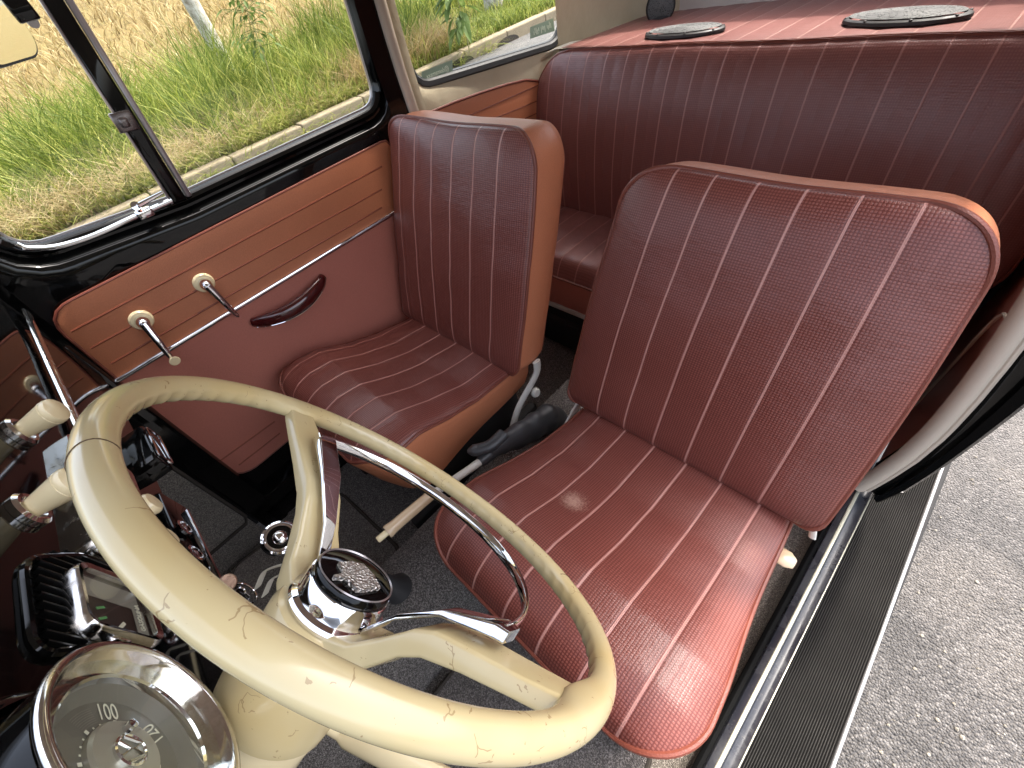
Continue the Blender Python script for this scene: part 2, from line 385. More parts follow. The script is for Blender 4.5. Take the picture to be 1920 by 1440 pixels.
# grass
def grassmat(name, a, b, c):
    N = NT(name); oi = N.n('ShaderNodeAttribute', attribute_name='tint'); sp = oi.outputs['Fac']
    col = N.ramp(sp, [(0, a), (.5, b), (1, c)]); N.set(Base_Color=col, Roughness=.55); N.b.inputs['Specular IOR Level'].default_value = .2
    tr = N.n('ShaderNodeBsdfTranslucent'); N.l(col, tr.inputs[0]); mx = N.n('ShaderNodeMixShader'); mx.inputs[0].default_value = .35
    N.l(N.b.outputs[0], mx.inputs[1]); N.l(tr.outputs[0], mx.inputs[2]); N.l(mx.outputs[0], N.o.inputs[0]); return N.m
def blades(name, pos, h, wd, lean, mat, label, tint, cat='grass', droop=.6):
    """pos Nx3, h N, one bent three-segment blade each"""
    n = len(pos); a = rng.uniform(0, 2 * PI, n); d = np.stack([np.cos(a), np.sin(a), np.zeros(n)], 1)
    b = rng.uniform(0, 2 * PI, n); s_ = np.stack([np.cos(b), np.sin(b), np.zeros(n)], 1)
    V = np.zeros((n, 7, 3)); 
    for k, (t, ww) in enumerate(((0, 1), (.35, .85), (.7, .55))):
        ctr = pos + np.array([0, 0, 1]) * (h * (t - droop * lean * t * t * .5))[:, None] + d * (h * lean * t * t)[:, None]
        V[:, 2 * k] = ctr - s_ * (wd * ww / 2)[:, None]; V[:, 2 * k + 1] = ctr + s_ * (wd * ww / 2)[:, None]
    V[:, 6] = pos + np.array([0, 0, 1]) * (h * (1 - droop * lean * .5))[:, None] + d * (h * lean)[:, None]
    me = bpy.data.meshes.new(name)
    base = np.arange(n)[:, None] * 7
    q = np.concatenate([base + np.array([0, 1, 3, 2]), base + np.array([2, 3, 5, 4])], 1).reshape(-1, 4); t3 = base + np.array([4, 5, 6])
    loops = np.concatenate([np.concatenate([q[0::2], q[1::2]], 1), t3], 1).ravel()
    me.vertices.add(n * 7); me.vertices.foreach_set('co', V.ravel()); me.loops.add(len(loops)); me.loops.foreach_set('vertex_index', loops.astype(np.int32))
    ls = (np.arange(n)[:, None] * 11 + np.array([0, 4, 8])).ravel(); me.polygons.add(3 * n); me.polygons.foreach_set('loop_start', ls.astype(np.int32))
    me.update(calc_edges=True); me.validate()
    at_ = me.attributes.new('tint', 'FLOAT', 'POINT'); at_.data.foreach_set('value', np.repeat(tint, 7).astype(np.float32))
    me.materials.append(mat); o = bpy.data.objects.new(name, me); C.objects.link(o)
    return props(o, label, cat, kind='stuff')
def tz(P): return np.array([terr(x, y) for x, y in P])
def clumpy(n, x0, x1, y0, y1, nc, sig, frac=.7, lim=-6.12):
    c = np.stack([rng.uniform(x0, x1, nc), rng.uniform(y0, y1, nc)], 1); k = int(n * frac)
    p = c[rng.integers(0, nc, k)] + rng.normal(0, sig, (k, 2)); q = np.stack([rng.uniform(x0, x1, n - k), rng.uniform(y0, y1, n - k)], 1)
    p = np.concatenate([p, q]); return p[p[:, 0] < lim]
m_g1 = grassmat('green_grass', (.0748, .1100, .0158), (.1892, .2288, .0396), (.4048, .3872, .1056))
m_g2 = grassmat('straw_grass', (.1634, .1075, .0387), (.3096, .2236, .0946), (.4816, .3956, .2236))
p = clumpy(26000, -9.7, -6.15, -1.5, 12.5, 520, .2); hh = rng.uniform(.35, .95, len(p)) * np.clip(1.22 - .05 * np.abs(p[:, 1] - 1.8), .6, 1.2)
hh *= np.clip((-5.9 - p[:, 0]) / 1.1, .35, 1)
pat = np.array([noise.noise(Vector((a * 1.1, b_ * 1.1, 0))) for a, b_ in p]); hh *= 1 + .75 * pat; hh[(p[:, 1] > 5.6) & (p[:, 0] > -8.6)] *= .38
blades('tall_grass', np.column_stack([p, tz(p)]), hh, rng.uniform(.010, .024, len(p)), rng.uniform(.1, .9, len(p)), m_g1, 'tall fresh green grass on the verge behind the kerb', np.clip(rng.uniform(0, 1, len(p)) ** 1.5 - pat * .5, 0, 1))
p = clumpy(8000, -6.9, -6.02, -1.5, 4.4, 90, .13, .85, -5.94); hh = rng.uniform(.15, .55, len(p)) * np.clip((-5.7 - p[:, 0]) / .8, .45, 1)
blades('dead_grass', np.column_stack([p, tz(p)]), hh, rng.uniform(.006, .012, len(p)), rng.uniform(.6, 1.6, len(p)), m_g2, 'tangled pale dead grass matted along the kerb', rng.uniform(0, 1, len(p)), droop=1.0)
# long pale seed stems arching over the verge edge
p = clumpy(4200, -7.4, -6.15, -1.5, 2.4, 40, .22, .85, -6.1)
blades('pale_straw', np.column_stack([p, tz(p)]), rng.uniform(.4, .85, len(p)), rng.uniform(.006, .010, len(p)), rng.uniform(.7, 1.5, len(p)), m_g2, 'long pale straw stems arching over low grass by the kerb', rng.uniform(.6, 1, len(p)), droop=1.1)
p = clumpy(3600, -7.4, -6.2, 3.9, 6.0, 26, .18, .85, -6.1)
blades('golden_tussock', np.column_stack([p, tz(p)]), rng.uniform(.3, .75, len(p)), rng.uniform(.006, .011, len(p)), rng.uniform(.4, 1.2, len(p)), m_g2, 'golden dry tussocks beside the broadleaf plant, behind the kerb', rng.uniform(0, .8, len(p)), droop=1.0)
p = np.stack([-9.2 - 22 * rng.uniform(0, 1, 34000) ** 1.5, rng.uniform(-4, 22, 34000)], 1)
blades('dry_stubble', np.column_stack([p, tz(p)]), rng.uniform(.12, .38, len(p)) * (1 + (-9 - p[:, 0]) * .02), rng.uniform(.012, .03, len(p)) * (1 + (-9 - p[:, 0]) * .05), rng.uniform(.4, 1.3, len(p)), m_g2, 'golden dry stubble covering the rising field', rng.uniform(0, 1, len(p)))
p = clumpy(16000, -6.4, -5.92, -1.5, 6.4, 120, .09, .8, -5.86)
blades('kerb_grass', np.column_stack([p, tz(p)]), rng.uniform(.10, .36, len(p)), rng.uniform(.006, .014, len(p)), rng.uniform(.6, 1.8, len(p)), m_g1, 'short grass creeping over the kerb edge below the tall grass', rng.uniform(.2, 1, len(p)), droop=.9)
p = clumpy(8000, -7.4, -6.14, 5.2, 12.5, 60, .14); 
blades('low_weeds', np.column_stack([p, tz(p)]), rng.uniform(.05, .3, len(p)), rng.uniform(.01, .02, len(p)), rng.uniform(.3, 1.1, len(p)), m_g1, 'low leafy weeds spilling towards the kerb by the trunk', rng.uniform(0, .8, len(p)))
def bark():
    N = NT('whitewashed_bark'); co = N.coord(); n = N.noise(co, 8, 6, .7); c = N.mix(N.ramp(n, [(.35, 1.0), (.55, 0.0)]), (.48, .45, .39), (.20, .16, .11))
    N.set(Base_Color=c, Roughness=.9, Normal=N.bump(n, .6, .03)); return N.m
m_bark = bark(); m_leaf = grassmat('leaf', (.045, .075, .016), (.10, .15, .035), (.26, .30, .12))
def leafblob(mb, c, d, up, L, W):
    d = Vector(d).normalized(); s_ = d.cross(Vector(up)).normalized(); c = Vector(c); n = s_.cross(d)
    pts = [c, c + d * L * .3 + s_ * W * .5 + n * W * .1, c + d * L * .65 + s_ * W * .4 - n * L * .03, c + d * L - n * L * .18, c + d * L * .65 - s_ * W * .4 - n * L * .03, c + d * L * .3 - s_ * W * .5 + n * W * .1, c + d * L * .5 - n * W * .12]
    mb.add(pts, [(0, 1, 6), (1, 2, 6), (2, 3, 6), (3, 4, 6), (4, 5, 6), (5, 0, 6)])
def addtint(o, v=.5, var=.3):
    me = o.data; a = me.attributes.new('tint', 'FLOAT', 'POINT'); a.data.foreach_set('value', np.clip(v + rng.uniform(-var, var, len(me.vertices)), 0, 1).astype(np.float32))
# post
b = at(400, 78, 'x', -9.2); pz = terr(-9.2, b.y)
mb = MB(); mb.tube([(-9.2, b.y, pz - .1), (-9.2, b.y, .8), (-9.19, b.y, 2.6)], [.12, .115, .11], 14)
props(mb.build('post', m_bark, loc=(-9.2, b.y, pz)), 'pale weathered post standing in tall grass at edge of dry field', 'post')
# tree
b = at(930, 36, 'z', -.2); tr = thing('tree', 'tree with whitewashed trunk rising behind the kerb, seen through rear side window', 'tree', (b.x, b.y, -.2))
mb = MB(); mb.tube(spline([(b.x, b.y, -.25), (b.x + .02, b.y, .4), (b.x, b.y + .04, 1.4), (b.x - .05, b.y, 2.6)], 5), [.24, .2, .19, .185, .18, .18, .18, .18, .175, .17, .17, .16, .16, .15, .15, .15], 16)
for k in range(5):
    a = k * 1.3; mb.tube([(b.x - .04, b.y, 2.4), (b.x + .5 * math.cos(a), b.y + .5 * math.sin(a), 3.1), (b.x + 1.1 * math.cos(a), b.y + 1.1 * math.sin(a), 3.7)], [.08, .05, .02], 8)
mb.build('trunk', m_bark, tr)
mb = MB()
for k in range(1500):
    v = Vector((random.gauss(0, 1), random.gauss(0, 1), random.gauss(0, .7))); v = v.normalized() * random.uniform(.5, 1.5)
    leafblob(mb, (b.x + v.x, b.y + v.y, 4.0 + v.z * .7), (random.uniform(-1, 1), random.uniform(-1, 1), random.uniform(-.8, .3)), (0, 0, 1), .16, .07)
addtint(mb.build('crown', m_leaf, tr, smooth=False), .4)
def sapling(name, label, base, top, n, L, W, spread, z0):
    t = thing(name, label, 'plant', base); mb = MB(); P_ = spline([base, Vector(base).lerp(Vector(top), .5) + Vector((.02, .03, 0)), top], 8)
    mb.tube(P_, [.009 - .006 * i / len(P_) for i in range(len(P_))], 6); mb.build('stem', simple('stem', (.22, .2, .08), .7), t)
    mb = MB()
    for k in range(n):
        f = random.uniform(z0, 1); c = Vector(base).lerp(Vector(top), f); a = random.uniform(0, 2 * PI)
        d = Vector((math.cos(a), math.sin(a), random.uniform(-.7, .35))); c2 = c + d * random.uniform(.02, spread)
        mb.tube([c, c2], .003, 4); leafblob(mb, c2, d + Vector((0, 0, -.4)), (0, 0, 1), L * random.uniform(.6, 1.1), W * random.uniform(.7, 1.1))
    addtint(mb.build('foliage', m_leaf, t, smooth=False), .45)
b0 = at(528, 216, 'z', -.15); b1 = at(462, 2, 'x', b0.x - .1)
sapling('sapling', 'thin leafy sapling growing in the grass, seen through the door window', (b0.x, b0.y, -.17), b1 + Vector((0, 0, .25)), 90, .13, .055, .3, .5)
b0 = at(880, 95, 'z', -.15); b1 = at(850, 0, 'x', b0.x)
sapling('broadleaf_plant', 'plant with large pale leaves beside the kerb, left of whitewashed trunk', (b0.x, b0.y, -.17), b1 + Vector((0, 0, .35)), 36, .30, .13, .14, .3)

# ------------------------------------------------------------------ car body shell
body = thing('car', 'black vintage car with open driver side, beige lined pillars, charcoal carpet and ribbed running board', 'car', (0, .8, ZG))
# floor, tunnel, kick panels
mb = MB(); mb.grid([[(x, y, .0) for y in (-.12, .4, 1.3, 1.9)] for x in (-.64, -.2, .2, .635)])
mb.grid([[(x, -.10 - (z_ * .55), z_) for z_ in (0, .2, .45)] for x in (-.62, .62)])
mb.build('floor_pan', m_carpet, body)
pr_ = [(-.13, .0), (-.115, .1), (-.09, .16), (-.04, .185), (.04, .185), (.09, .16), (.115, .1), (.13, .0)]
MB().grid([[(x, y, max(z_, .003)) for x, z_ in pr_] for y in np.linspace(-.15, 1.5, 12)]).build('tunnel', m_carpet, body)
mb = MB(); mb.grid([[(x - .02 * (z_ < .2), y, z_) for z_ in (-.12, .1, .5, .74)] for x, y in ((-.70, -.14), (-.715, .5), (-.70, 1.9))]); mb.build('outer_side', m_black, body)
mb = MB(); mb.grid([[(x, -.14, z_) for z_ in (0, .5, .99)] for x in (-.62, 0, .64)]); mb.grid([[(-.60, y, z_) for z_ in (.5, .99)] for y in (-.14, .12)]); mb.grid([[(.66, y, z_) for z_ in (.1, .99)] for y in (-.14, .10)]); mb.build('bulkhead', m_dark, body)
MB().grid([[(-.572, y, z_) for y in (-.35, .072)] for z_ in (-.01, .09, .55)]).build('kick_panel', m_carpet2, body)
MB().tube([(-.57, .074, .52), (-.57, .074, .12), (-.568, .06, .098), (-.568, -.2, .092)], .005, 8).build('kick_panel_binding', m_hem, body)
# passenger door jamb and sill, black
mb = MB(); mb.box((-.605, .11, .35), (.05, .07, .8), bev=.01); mb.box((-.615, .65, .06), (.07, 1.1, .12), bev=.012)
mb.build('door_jamb', m_black, body)
# driver side: sill
def sillmat():
    N = NT('sill_paint'); co = N.coord(); n = N.noise(co, 14, 5, .7); f = N.ramp(n, [(.42, 0.0), (.68, 1.0)]); g = N.ramp(N.noise(co, 160, 3, .7), [(.60, 0.0), (.72, .5)])
    c = N.mix(f, (.016, .017, .023), (.034, .035, .040)); c = N.mix(g, c, (.09, .08, .07))
    N.set(Base_Color=c, Roughness=N.math('MULTIPLY_ADD', f, .25, .2)); return N.m
mb = MB()
sec = [(.622, .0), (.622, .085), (.628, .098), (.638, .103), (.646, .103), (.649, .094), (.655, .092), (.660, .092), (.666, .094), (.670, .088), (.671, .06), (.672, -.02), (.672, -.12)]
MB().grid([[(x + .006 * (yy - .5), yy, z_) for x, z_ in sec] for yy in (.2, .5, 1.0, 1.14, 1.5)]).build('sill', sillmat(), body)
mb = MB(); mb.tube([(.640, .2, .1045), (.643, .7, .1045), (.646, 1.12, .1045)], (.0035, .002), 8, flat=(1, 0, 0)); mb.tube([(.6665, .2, .0945), (.669, .7, .0945), (.6715, 1.12, .0945)], .0012, 6)
mb.build('sill_trim', simple('sill_trim_cream', (.45, .43, .33), .35, metal=.3), body)
MB().tube([(.620, .2, .082), (.622, .7, .082), (.626, 1.10, .082), (.630, 1.13, .1)], (.009, .012), 10).build('door_seal', simple('seal_rubber', (.004, .004, .004), .85, spec=.1), body)
MB().grid([[(x, y, z_) for x, z_ in ((.44, .004), (.55, .006), (.60, .012), (.614, .03), (.617, .072))] for y in (.2, .5, .8, 1.16)]).build('sill_carpet', m_carpet2, body)
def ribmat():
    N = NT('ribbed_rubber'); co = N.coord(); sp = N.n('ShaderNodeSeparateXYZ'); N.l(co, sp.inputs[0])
    top = N.math('MULTIPLY', N.math('SUBTRACT', sp.outputs[2], .2785), 900.0, clamp=True)           # paler, uneven colour towards the rib tops
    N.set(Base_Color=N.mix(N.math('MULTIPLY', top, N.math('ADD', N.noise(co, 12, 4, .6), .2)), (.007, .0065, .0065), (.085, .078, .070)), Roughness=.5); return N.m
# running board
nr = 30; X0, X1 = .672, .797; xs = np.linspace(X0, X1, nr * 6 + 1)
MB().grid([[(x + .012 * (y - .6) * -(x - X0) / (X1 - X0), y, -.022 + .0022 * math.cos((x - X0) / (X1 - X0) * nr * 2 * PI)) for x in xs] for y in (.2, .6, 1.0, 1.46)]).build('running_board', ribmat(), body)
mb = MB(); pts = [(.802 - .018 * (y - .6), y, -.022) for y in (.2, .6, 1.0, 1.40)]; mb.tube(pts, (.0038, .004), 12, flat=(1, 0, 0)); mb.build('running_board_trim', m_alu, body)
mb = MB(); mb.box((.755, .85, -.06), (.10, 1.2, .06), bev=.01); mb.build('running_board_base', m_dark, body)
# driver side B-pillar: curved section in XZ, windlace on its inner edge
inner = [at(q[0], q[1], 'y', 1.13) for q in ((1606, 905), (1640, 885), (1690, 850), (1745, 800), (1800, 735), (1860, 655), (1925, 560), (1990, 450), (2060, 320), (2120, 200))]
inn = [(p_.x, p_.z) for p_ in inner] + [(.575, 1.24)]
outer = [at(q[0], q[1], 'y', 1.13) for q in ((1652, 940), (1700, 920), (1755, 886), (1840, 825), (1925, 760), (2010, 690), (2100, 600), (2190, 480), (2280, 330), (2340, 200))]
out = [(p_.x, p_.z) for p_ in outer] + [(.605, 1.245)]
innS = resample([Vector((a, b_, 0)) for a, b_ in inn], 30, False); outS = resample([Vector((a, b_, 0)) for a, b_ in out], 30, False)
rows = []
for a, b_ in zip(innS, outS):
    x0, z0, x1, z1 = a.x + .016, a.y - .004, b_.x, b_.y
    rows.append([(x0, 1.21, z0), (x0, 1.142, z0), (x0 + .004, 1.136, z0), (x0 * .6 + x1 * .4, 1.134, z0 * .6 + z1 * .4), (x0 * .42 + x1 * .58, 1.135, z0 * .42 + z1 * .58), (x0 * .38 + x1 * .62, 1.123, z0 * .38 + z1 * .62), (x1 - .006, 1.121, z1), (x1, 1.128, z1), (x1 - .002, 1.24, z1)])
MB().grid(rows).build('pillar', m_black, body)
MB().tube([(p_.x + .006, 1.124, p_.y) for p_ in innS], .0145, 12).build('windlace', m_windlace, body)
MB().tube([(p_.x + .023, 1.128, p_.y - .004) for p_ in innS], .006, 8).build('windlace_welt', m_windlace, body)
mb = MB(); mb.box((.632, 1.135, .108), (.03, .03, .022), bev=.006); mb.build('seal_end', m_blackmat, body)
MB().grid([[(p_.x + .018 + .02 * (y - 1.15), y, p_.y) for p_ in innS] for y in (1.15, 1.5, 1.9)]).build('rear_side_panel', m_lower, body)
mb = MB(); mb.grid([[(.70, y, .68), (.695, y, .80), (.69, y, .86), (.68, y, 1.0)] for y in (1.14, 1.6, 2.1)]); mb.build('driver_quarter_wall', m_lower, body)
MB().tube(spline([(.668, 1.17, .56), (.668, 1.3, .5), (.668, 1.37, .3), (.660, 1.38, .1)], 6), .003, 6).build('side_panel_piping', m_windlace, body)
# passenger side: rear quarter wall with a window, B pillar
QW = [(1.128, .880), (1.712, .822), (1.765, .9), (1.77, 1.12), (1.14, 1.15)]
loop = resample(roundpoly(QW, [.05, .09, .04, .05, .05], 8), 96)
lp = [(p_[0], p_[1]) for p_ in loop]; nn = normals2(lp)
def ringprof(lp, nn, prof, x0): return [[(x0 + dx, p_[0] + n_[0] * o_, p_[1] + n_[1] * o_) for p_, n_ in zip(lp, nn)] for o_, dx in prof]
MB().grid(ringprof(lp, nn, [(-.004, -.012), (-.004, -.002), (.001, .004), (.012, .006), (.017, .001), (.018, -.006)], -.62), closev=True).build('quarter_window_seal', m_blackmat, body)
MB().grid(ringprof(lp, nn, [(-.008, -.012), (-.0055, -.004), (-.003, -.004)], -.62), closev=True).build('quarter_window_trim', m_blackmat, body)
cx, cy = 1.42, .98
def ray_to_rect(p_, r):
    dx, dy = p_[0] - cx, p_[1] - cy; t = 1e9
    for d_, lo, hi, o_ in ((dx, r[0], r[1], cx), (dy, r[2], r[3], cy)):
        if d_ > 1e-6: t = min(t, (hi - o_) / d_)
        if d_ < -1e-6: t = min(t, (lo - o_) / d_)
    return (cx + dx * t, cy + dy * t)
outer_ = [ray_to_rect(p_, (1.075, 2.0, .1, 1.3)) for p_ in lp]
rows = [[(-.62 + .001, p_[0] + n_[0] * .012, p_[1] + n_[1] * .012) for p_, n_ in zip(lp, nn)]]
for f in (.25, .5, .75, 1.0):
    rows.append([(-.619 + .012 * min(1, f * 3) + (.0 if q[1] > .6 else 0), p_[0] * (1 - f) + q[0] * f, p_[1] * (1 - f) + q[1] * f) for p_, q in zip([(a[1], a[2]) for a in rows[0]], outer_)])
MB().grid(rows, closev=True).build('quarter_wall', m_felt, body)
mesh('quarter_glass', [(-.626, p_[0] - .002 * n_[0], p_[1] - .002 * n_[1]) for p_, n_ in zip(lp, nn)], [tuple(range(len(lp)))], m_glass, body, smooth=False)
# ledge + C pillar + rear wall (beige)
led = [[(-.61, y, .812 - .02 * (y > 1.7)), (-.56, y, .822 - .02 * (y > 1.7)), (-.49, y, .826 - .07 * (y - 1.6))] for y in (1.63, 1.7, 1.8, 2.0, 2.16)]
MB().grid(led).build('ledge', m_felt, body)
wall = []
for (x, y) in ((-.61, 1.70), (-.60, 1.82), (-.57, 1.93), (-.515, 2.05), (-.42, 2.12), (-.2, 2.15), (.2, 2.155), (.5, 2.15), (.66, 2.12), (.72, 1.9), (.72, 1.7)):
    wall.append([(x, y, .70), (x, y, .85), (x * .98, y * .995, .95), (x * .93, y * .98, 1.1), (x * .88, y * .96, 1.2)])
MB().grid(wall[:5]).build('corner_lining', m_felt, body)
MB().grid(wall[4:]).build('rear_wall', simple('grey_lining', (.50, .46, .42), .85, bump=(9, .3, .02)), body)
# B pillar passenger side: cream lining strip + windlace + black
bp = [at(q[0], q[1], 'x', -.607) for q in ((690, -60), (702, 0), (722, 70), (742, 135), (764, 200), (790, 275))]
bp2 = [(p_.y, p_.z) for p_ in bp]
MB().tube([(-.60, y + .010, z_) for y, z_ in bp2], (.012, .014), 10).build('passenger_windlace', m_windlace, body)
MB().grid([[(-.606, y + .012, z_), (-.600, y + .03, z_), (-.604, y + .052, z_)] for y, z_ in bp2]).build('pillar_lining', m_felt, body)
MB().grid([[(-.612, y - .05, z_), (-.609, y - .012, z_), (-.606, y - .003, z_), (-.606, y + .004, z_)] for y, z_ in bp2 + [(1.05, .1)]]).build('passenger_pillar', m_black, body)
# quarter trim panel
qp = [at(q[0], q[1], 'x', -.60) for q in ((770, 240), (800, 213), (850, 192), (900, 174), (950, 158), (985, 150), (1010, 152), (1030, 166), (1040, 200))]
top = [(p_.y, p_.z) for p_ in qp]; MBq = MB()
MBq.grid([[(-.60, y, z_ - .0), (-.5975, y, z_ - .006), (-.598, y, z_ - .12), (-.598, y, .15)] for y, z_ in top]).build('quarter_trim_panel', m_orange, body)
MB().tube([(-.598, y, z_) for y, z_ in top], .0035, 8).build('quarter_trim_piping', m_piping, body)
mb = MB()
for (a, b_) in (((870, 221), (1008, 160)), ((930, 221), (1030, 180)), ((985, 222), (1030, 202))):
    A, B_ = at(*a, 'x', -.597), at(*b_, 'x', -.597); mb.tube([A, B_], .0016, 6)
mb.build('quarter_trim_groove', m_groove, body)
# roof shell with beige lining, drip rails above the doors
rows = []
for y in np.linspace(.20, 1.84, 20):
    dz = -.10 * ((y - 1.1) / .95) ** 2 if y > 1.1 else -.012 * ((1.1 - y) / .5) ** 2
    rows.append([(x, y, 1.30 + dz - .055 * (abs(x) / .55) ** 3) for x in np.linspace(-.57, .568, 17)])
MB().grid(rows).build('headliner', simple('pale_headliner', (.72, .67, .57), .9), body)
MB().grid([[(p_[0] * 1.01, p_[1], p_[2] + .012) for p_ in r_] for r_ in rows]).build('roof', m_black, body)
# rear firewall, seat pan, inner dark
mb = MB(); mb.box((0, 1.45, .08), (1.2, .5, .12), bev=.01); mb.box((.04, 1.75, .40), (1.34, .1, .78), bev=.02); mb.build('rear_pan', m_dark, body)
# stickers
def text(s, size, mat, name, M4, parent=None, loc=None, ext=.0003, align='CENTER'):
    cu = bpy.data.curves.new(name, 'FONT'); cu.body = s; cu.size = size; cu.extrude = ext; cu.align_x = align; cu.align_y = 'CENTER'
    tmp = bpy.data.objects.new('tmp', cu); C.objects.link(tmp); dg = bpy.context.evaluated_depsgraph_get(); me = bpy.data.meshes.new_from_object(tmp.evaluated_get(dg))
    V = [M4 @ v.co for v in me.vertices]; F = [tuple(p_.vertices) for p_ in me.polygons]; bpy.data.objects.remove(tmp); bpy.data.meshes.remove(me)
    return mesh(name, V, F, mat, parent, smooth=False, loc=loc)
def frame(O, ex, ey):
    ex = Vector(ex).normalized(); ey = Vector(ey); ey = (ey - ex * ey.dot(ex)).normalized(); ez = ex.cross(ey)
    M4 = Matrix.Identity(4)
    for i in range(3): M4[i][0], M4[i][1], M4[i][2], M4[i][3] = ex[i], ey[i], ez[i], O[i]
    return M4
m_stk = simple('green_film', (.24, .33, .25), .5); m_stkt = simple('pale_print', (.72, .80, .66), .5)
for (q, lab, s, sz) in ((((790, 135), (848, 112), (849, 138), (792, 158)), 'pale green sticker low in the front corner of the rear side window', '@demamaxx', .0150),
                        (((994, 51), (1037, 34), (1040, 58), (994, 73)), 'faded pale green sticker in the rear corner of the rear side window', 'faded', .0145)):
    P4 = [at(a, b_, 'x', -.6235) for a, b_ in q]; t = thing('sticker', lab, 'sticker', tuple(sum(P4, Vector()) / 4), 'stickers on the rear side window')
    mesh('film', P4, [(0, 1, 2, 3)], m_stk, t, smooth=False)
    ctr = sum(P4, Vector()) / 4; ex = (P4[0] - P4[1])
    if s == 'faded':                                                # lettering too faded to read: pale upright strokes
        mb = MB(); e = ex.normalized()
        for k in range(15):
            if k in (4, 9): continue
            mb.box(ctr + Vector((.001, 0, .003 * math.sin(k * 2.1))) + e * (k - 7) * .0058, (.0006, .0018, .012 + .004 * math.sin(k * 1.7)), bev=0)
        mb.build('print', m_stkt, t, smooth=False); continue
    text(s, sz, m_stkt, 'print', frame(ctr + Vector((.001, 0, 0)), ex, (0, 0, 1)), t)

# ------------------------------------------------------------------ passenger door
door = bpy.data.objects.new('passenger_door', None); door.empty_display_size = .05; C.objects.link(door); door.parent = body
door.location = Vector((-.62, .6, .15)) - body.location; door['label'] = 'closed passenger door with orange upper and dark red lower trim panel'
def D(px, py, x=-.604): p_ = at(px, py, 'x', x); return (p_.y, p_.z)
panel = [D(78, 592), D(728, 260), (.985, .70), (.985, .245), D(448, 902), ]
pl = resample(roundpoly(panel, [.05, .02, .01, .01, .07], 8), 160); plp = [(p_[0], p_[1]) for p_ in pl]; pn = normals2(plp)
zs_ = .632
def clipz(lp, z0, keep_up):
    out_ = []
    n = len(lp)
    for i in range(n):
        a, b_ = lp[i], lp[(i + 1) % n]; ia = (a[1] >= z0) == keep_up; ib = (b_[1] >= z0) == keep_up
        if ia: out_.append(a)
        if ia != ib: t = (z0 - a[1]) / (b_[1] - a[1]); out_.append((a[0] + (b_[0] - a[0]) * t, z0))
    return out_
for nm, up, mt, bulge in (('upper_trim', True, m_orange, 0), ('lower_trim', False, m_lower, 0)):
    L = clipz(plp, zs_, up); c = (sum(a for a, _ in L) / len(L), sum(b_ for _, b_ in L) / len(L))
    mb = MB(); mb.grid([[(-.612, a, b_) for a, b_ in L], [(-.606, a, b_) for a, b_ in L], [(-.6035, a + (c[0] - a) * .012, b_ + (c[1] - b_) * .012) for a, b_ in L]], closev=True)
    mb.F.append(tuple(2 * len(L) + i for i in range(len(L)))); mb.build(nm, mt, door, smooth=True, autos=30)
MB().tube([(-.606, p_[0], p_[1]) for p_ in plp], .0032, 8, closed=True).build('panel_piping', m_piping, door)
A, B_ = D(213, 719), (.99, .632)
MB().tube([(-.6005, A[0], .632), (-.6, .5, .632), (-.6005, .99, .632)], (.0055, .0035), 10, flat=(0, 0, 1)).build('chrome_strip', m_chrome, door)
mb = MB()
for (a, b_) in (((133, 622), (716, 312)), ((170, 653), (716, 355)), ((208, 682), (716, 389)), ((410, 866), (515, 790)), ((448, 872), (525, 812))):
    A, B_ = at(*a, 'x', -.6032), at(*b_, 'x', -.6032); mb.tube([A, B_], (.0015, .0024), 6, flat=(1, 0, 0))
mb.build('pressed_groove', m_groove, door)
# door inner skin with window opening
W0 = [D(28, 478, -.63), D(340, 368, -.63), D(712, 196, -.63), D(658, 8, -.63), (1.035, 1.22), (.26, 1.22), (.215, 1.05)]
wl = resample(roundpoly(W0, [.055, .0, .045, .02, .05, .05, .05], 8), 140); wl = [(p_[0], p_[1]) for p_ in wl]; wn = normals2(wl)
prof = [(-.002, -.02), (-.002, -.006), (.004, .002), (.010, .006), (.016, .002), (.019, -.004), (.024, -.004), (.032, .008), (.036, .016), (.040, .019), (.048, .020)]
cx, cy = .62, 1.02
rows = ringprof(wl, wn, prof, -.632)
outd = [ray_to_rect(p_, (.075, 1.045, .12, 1.30)) for p_ in wl]
base = [(a[1], a[2]) for a in rows[-1]]
for f, x in ((.12, -.611), (.3, -.611), (.31, -.614), (1, -.616)):
    rows.append([(x, p_[0] * (1 - f) + q[0] * f, p_[1] * (1 - f) + q[1] * f) for p_, q in zip(base, outd)])
rows.append([(-.66, q[0], q[1]) for q in outd])
MB().grid(rows, closev=True).build('door_frame', m_black, door, autos=50)
MB().grid(ringprof(wl, wn, [(-.0055, -.016), (-.0055, -.011), (-.001, -.009)], -.632), closev=True).build('window_seal_trim', m_greymet, door)
mesh('window_glass', [(-.642, p_[0] - .002 * n_[0], p_[1] - .002 * n_[1]) for p_, n_ in zip(wl, wn)], [tuple(range(len(wl)))], m_glass, door, smooth=False)
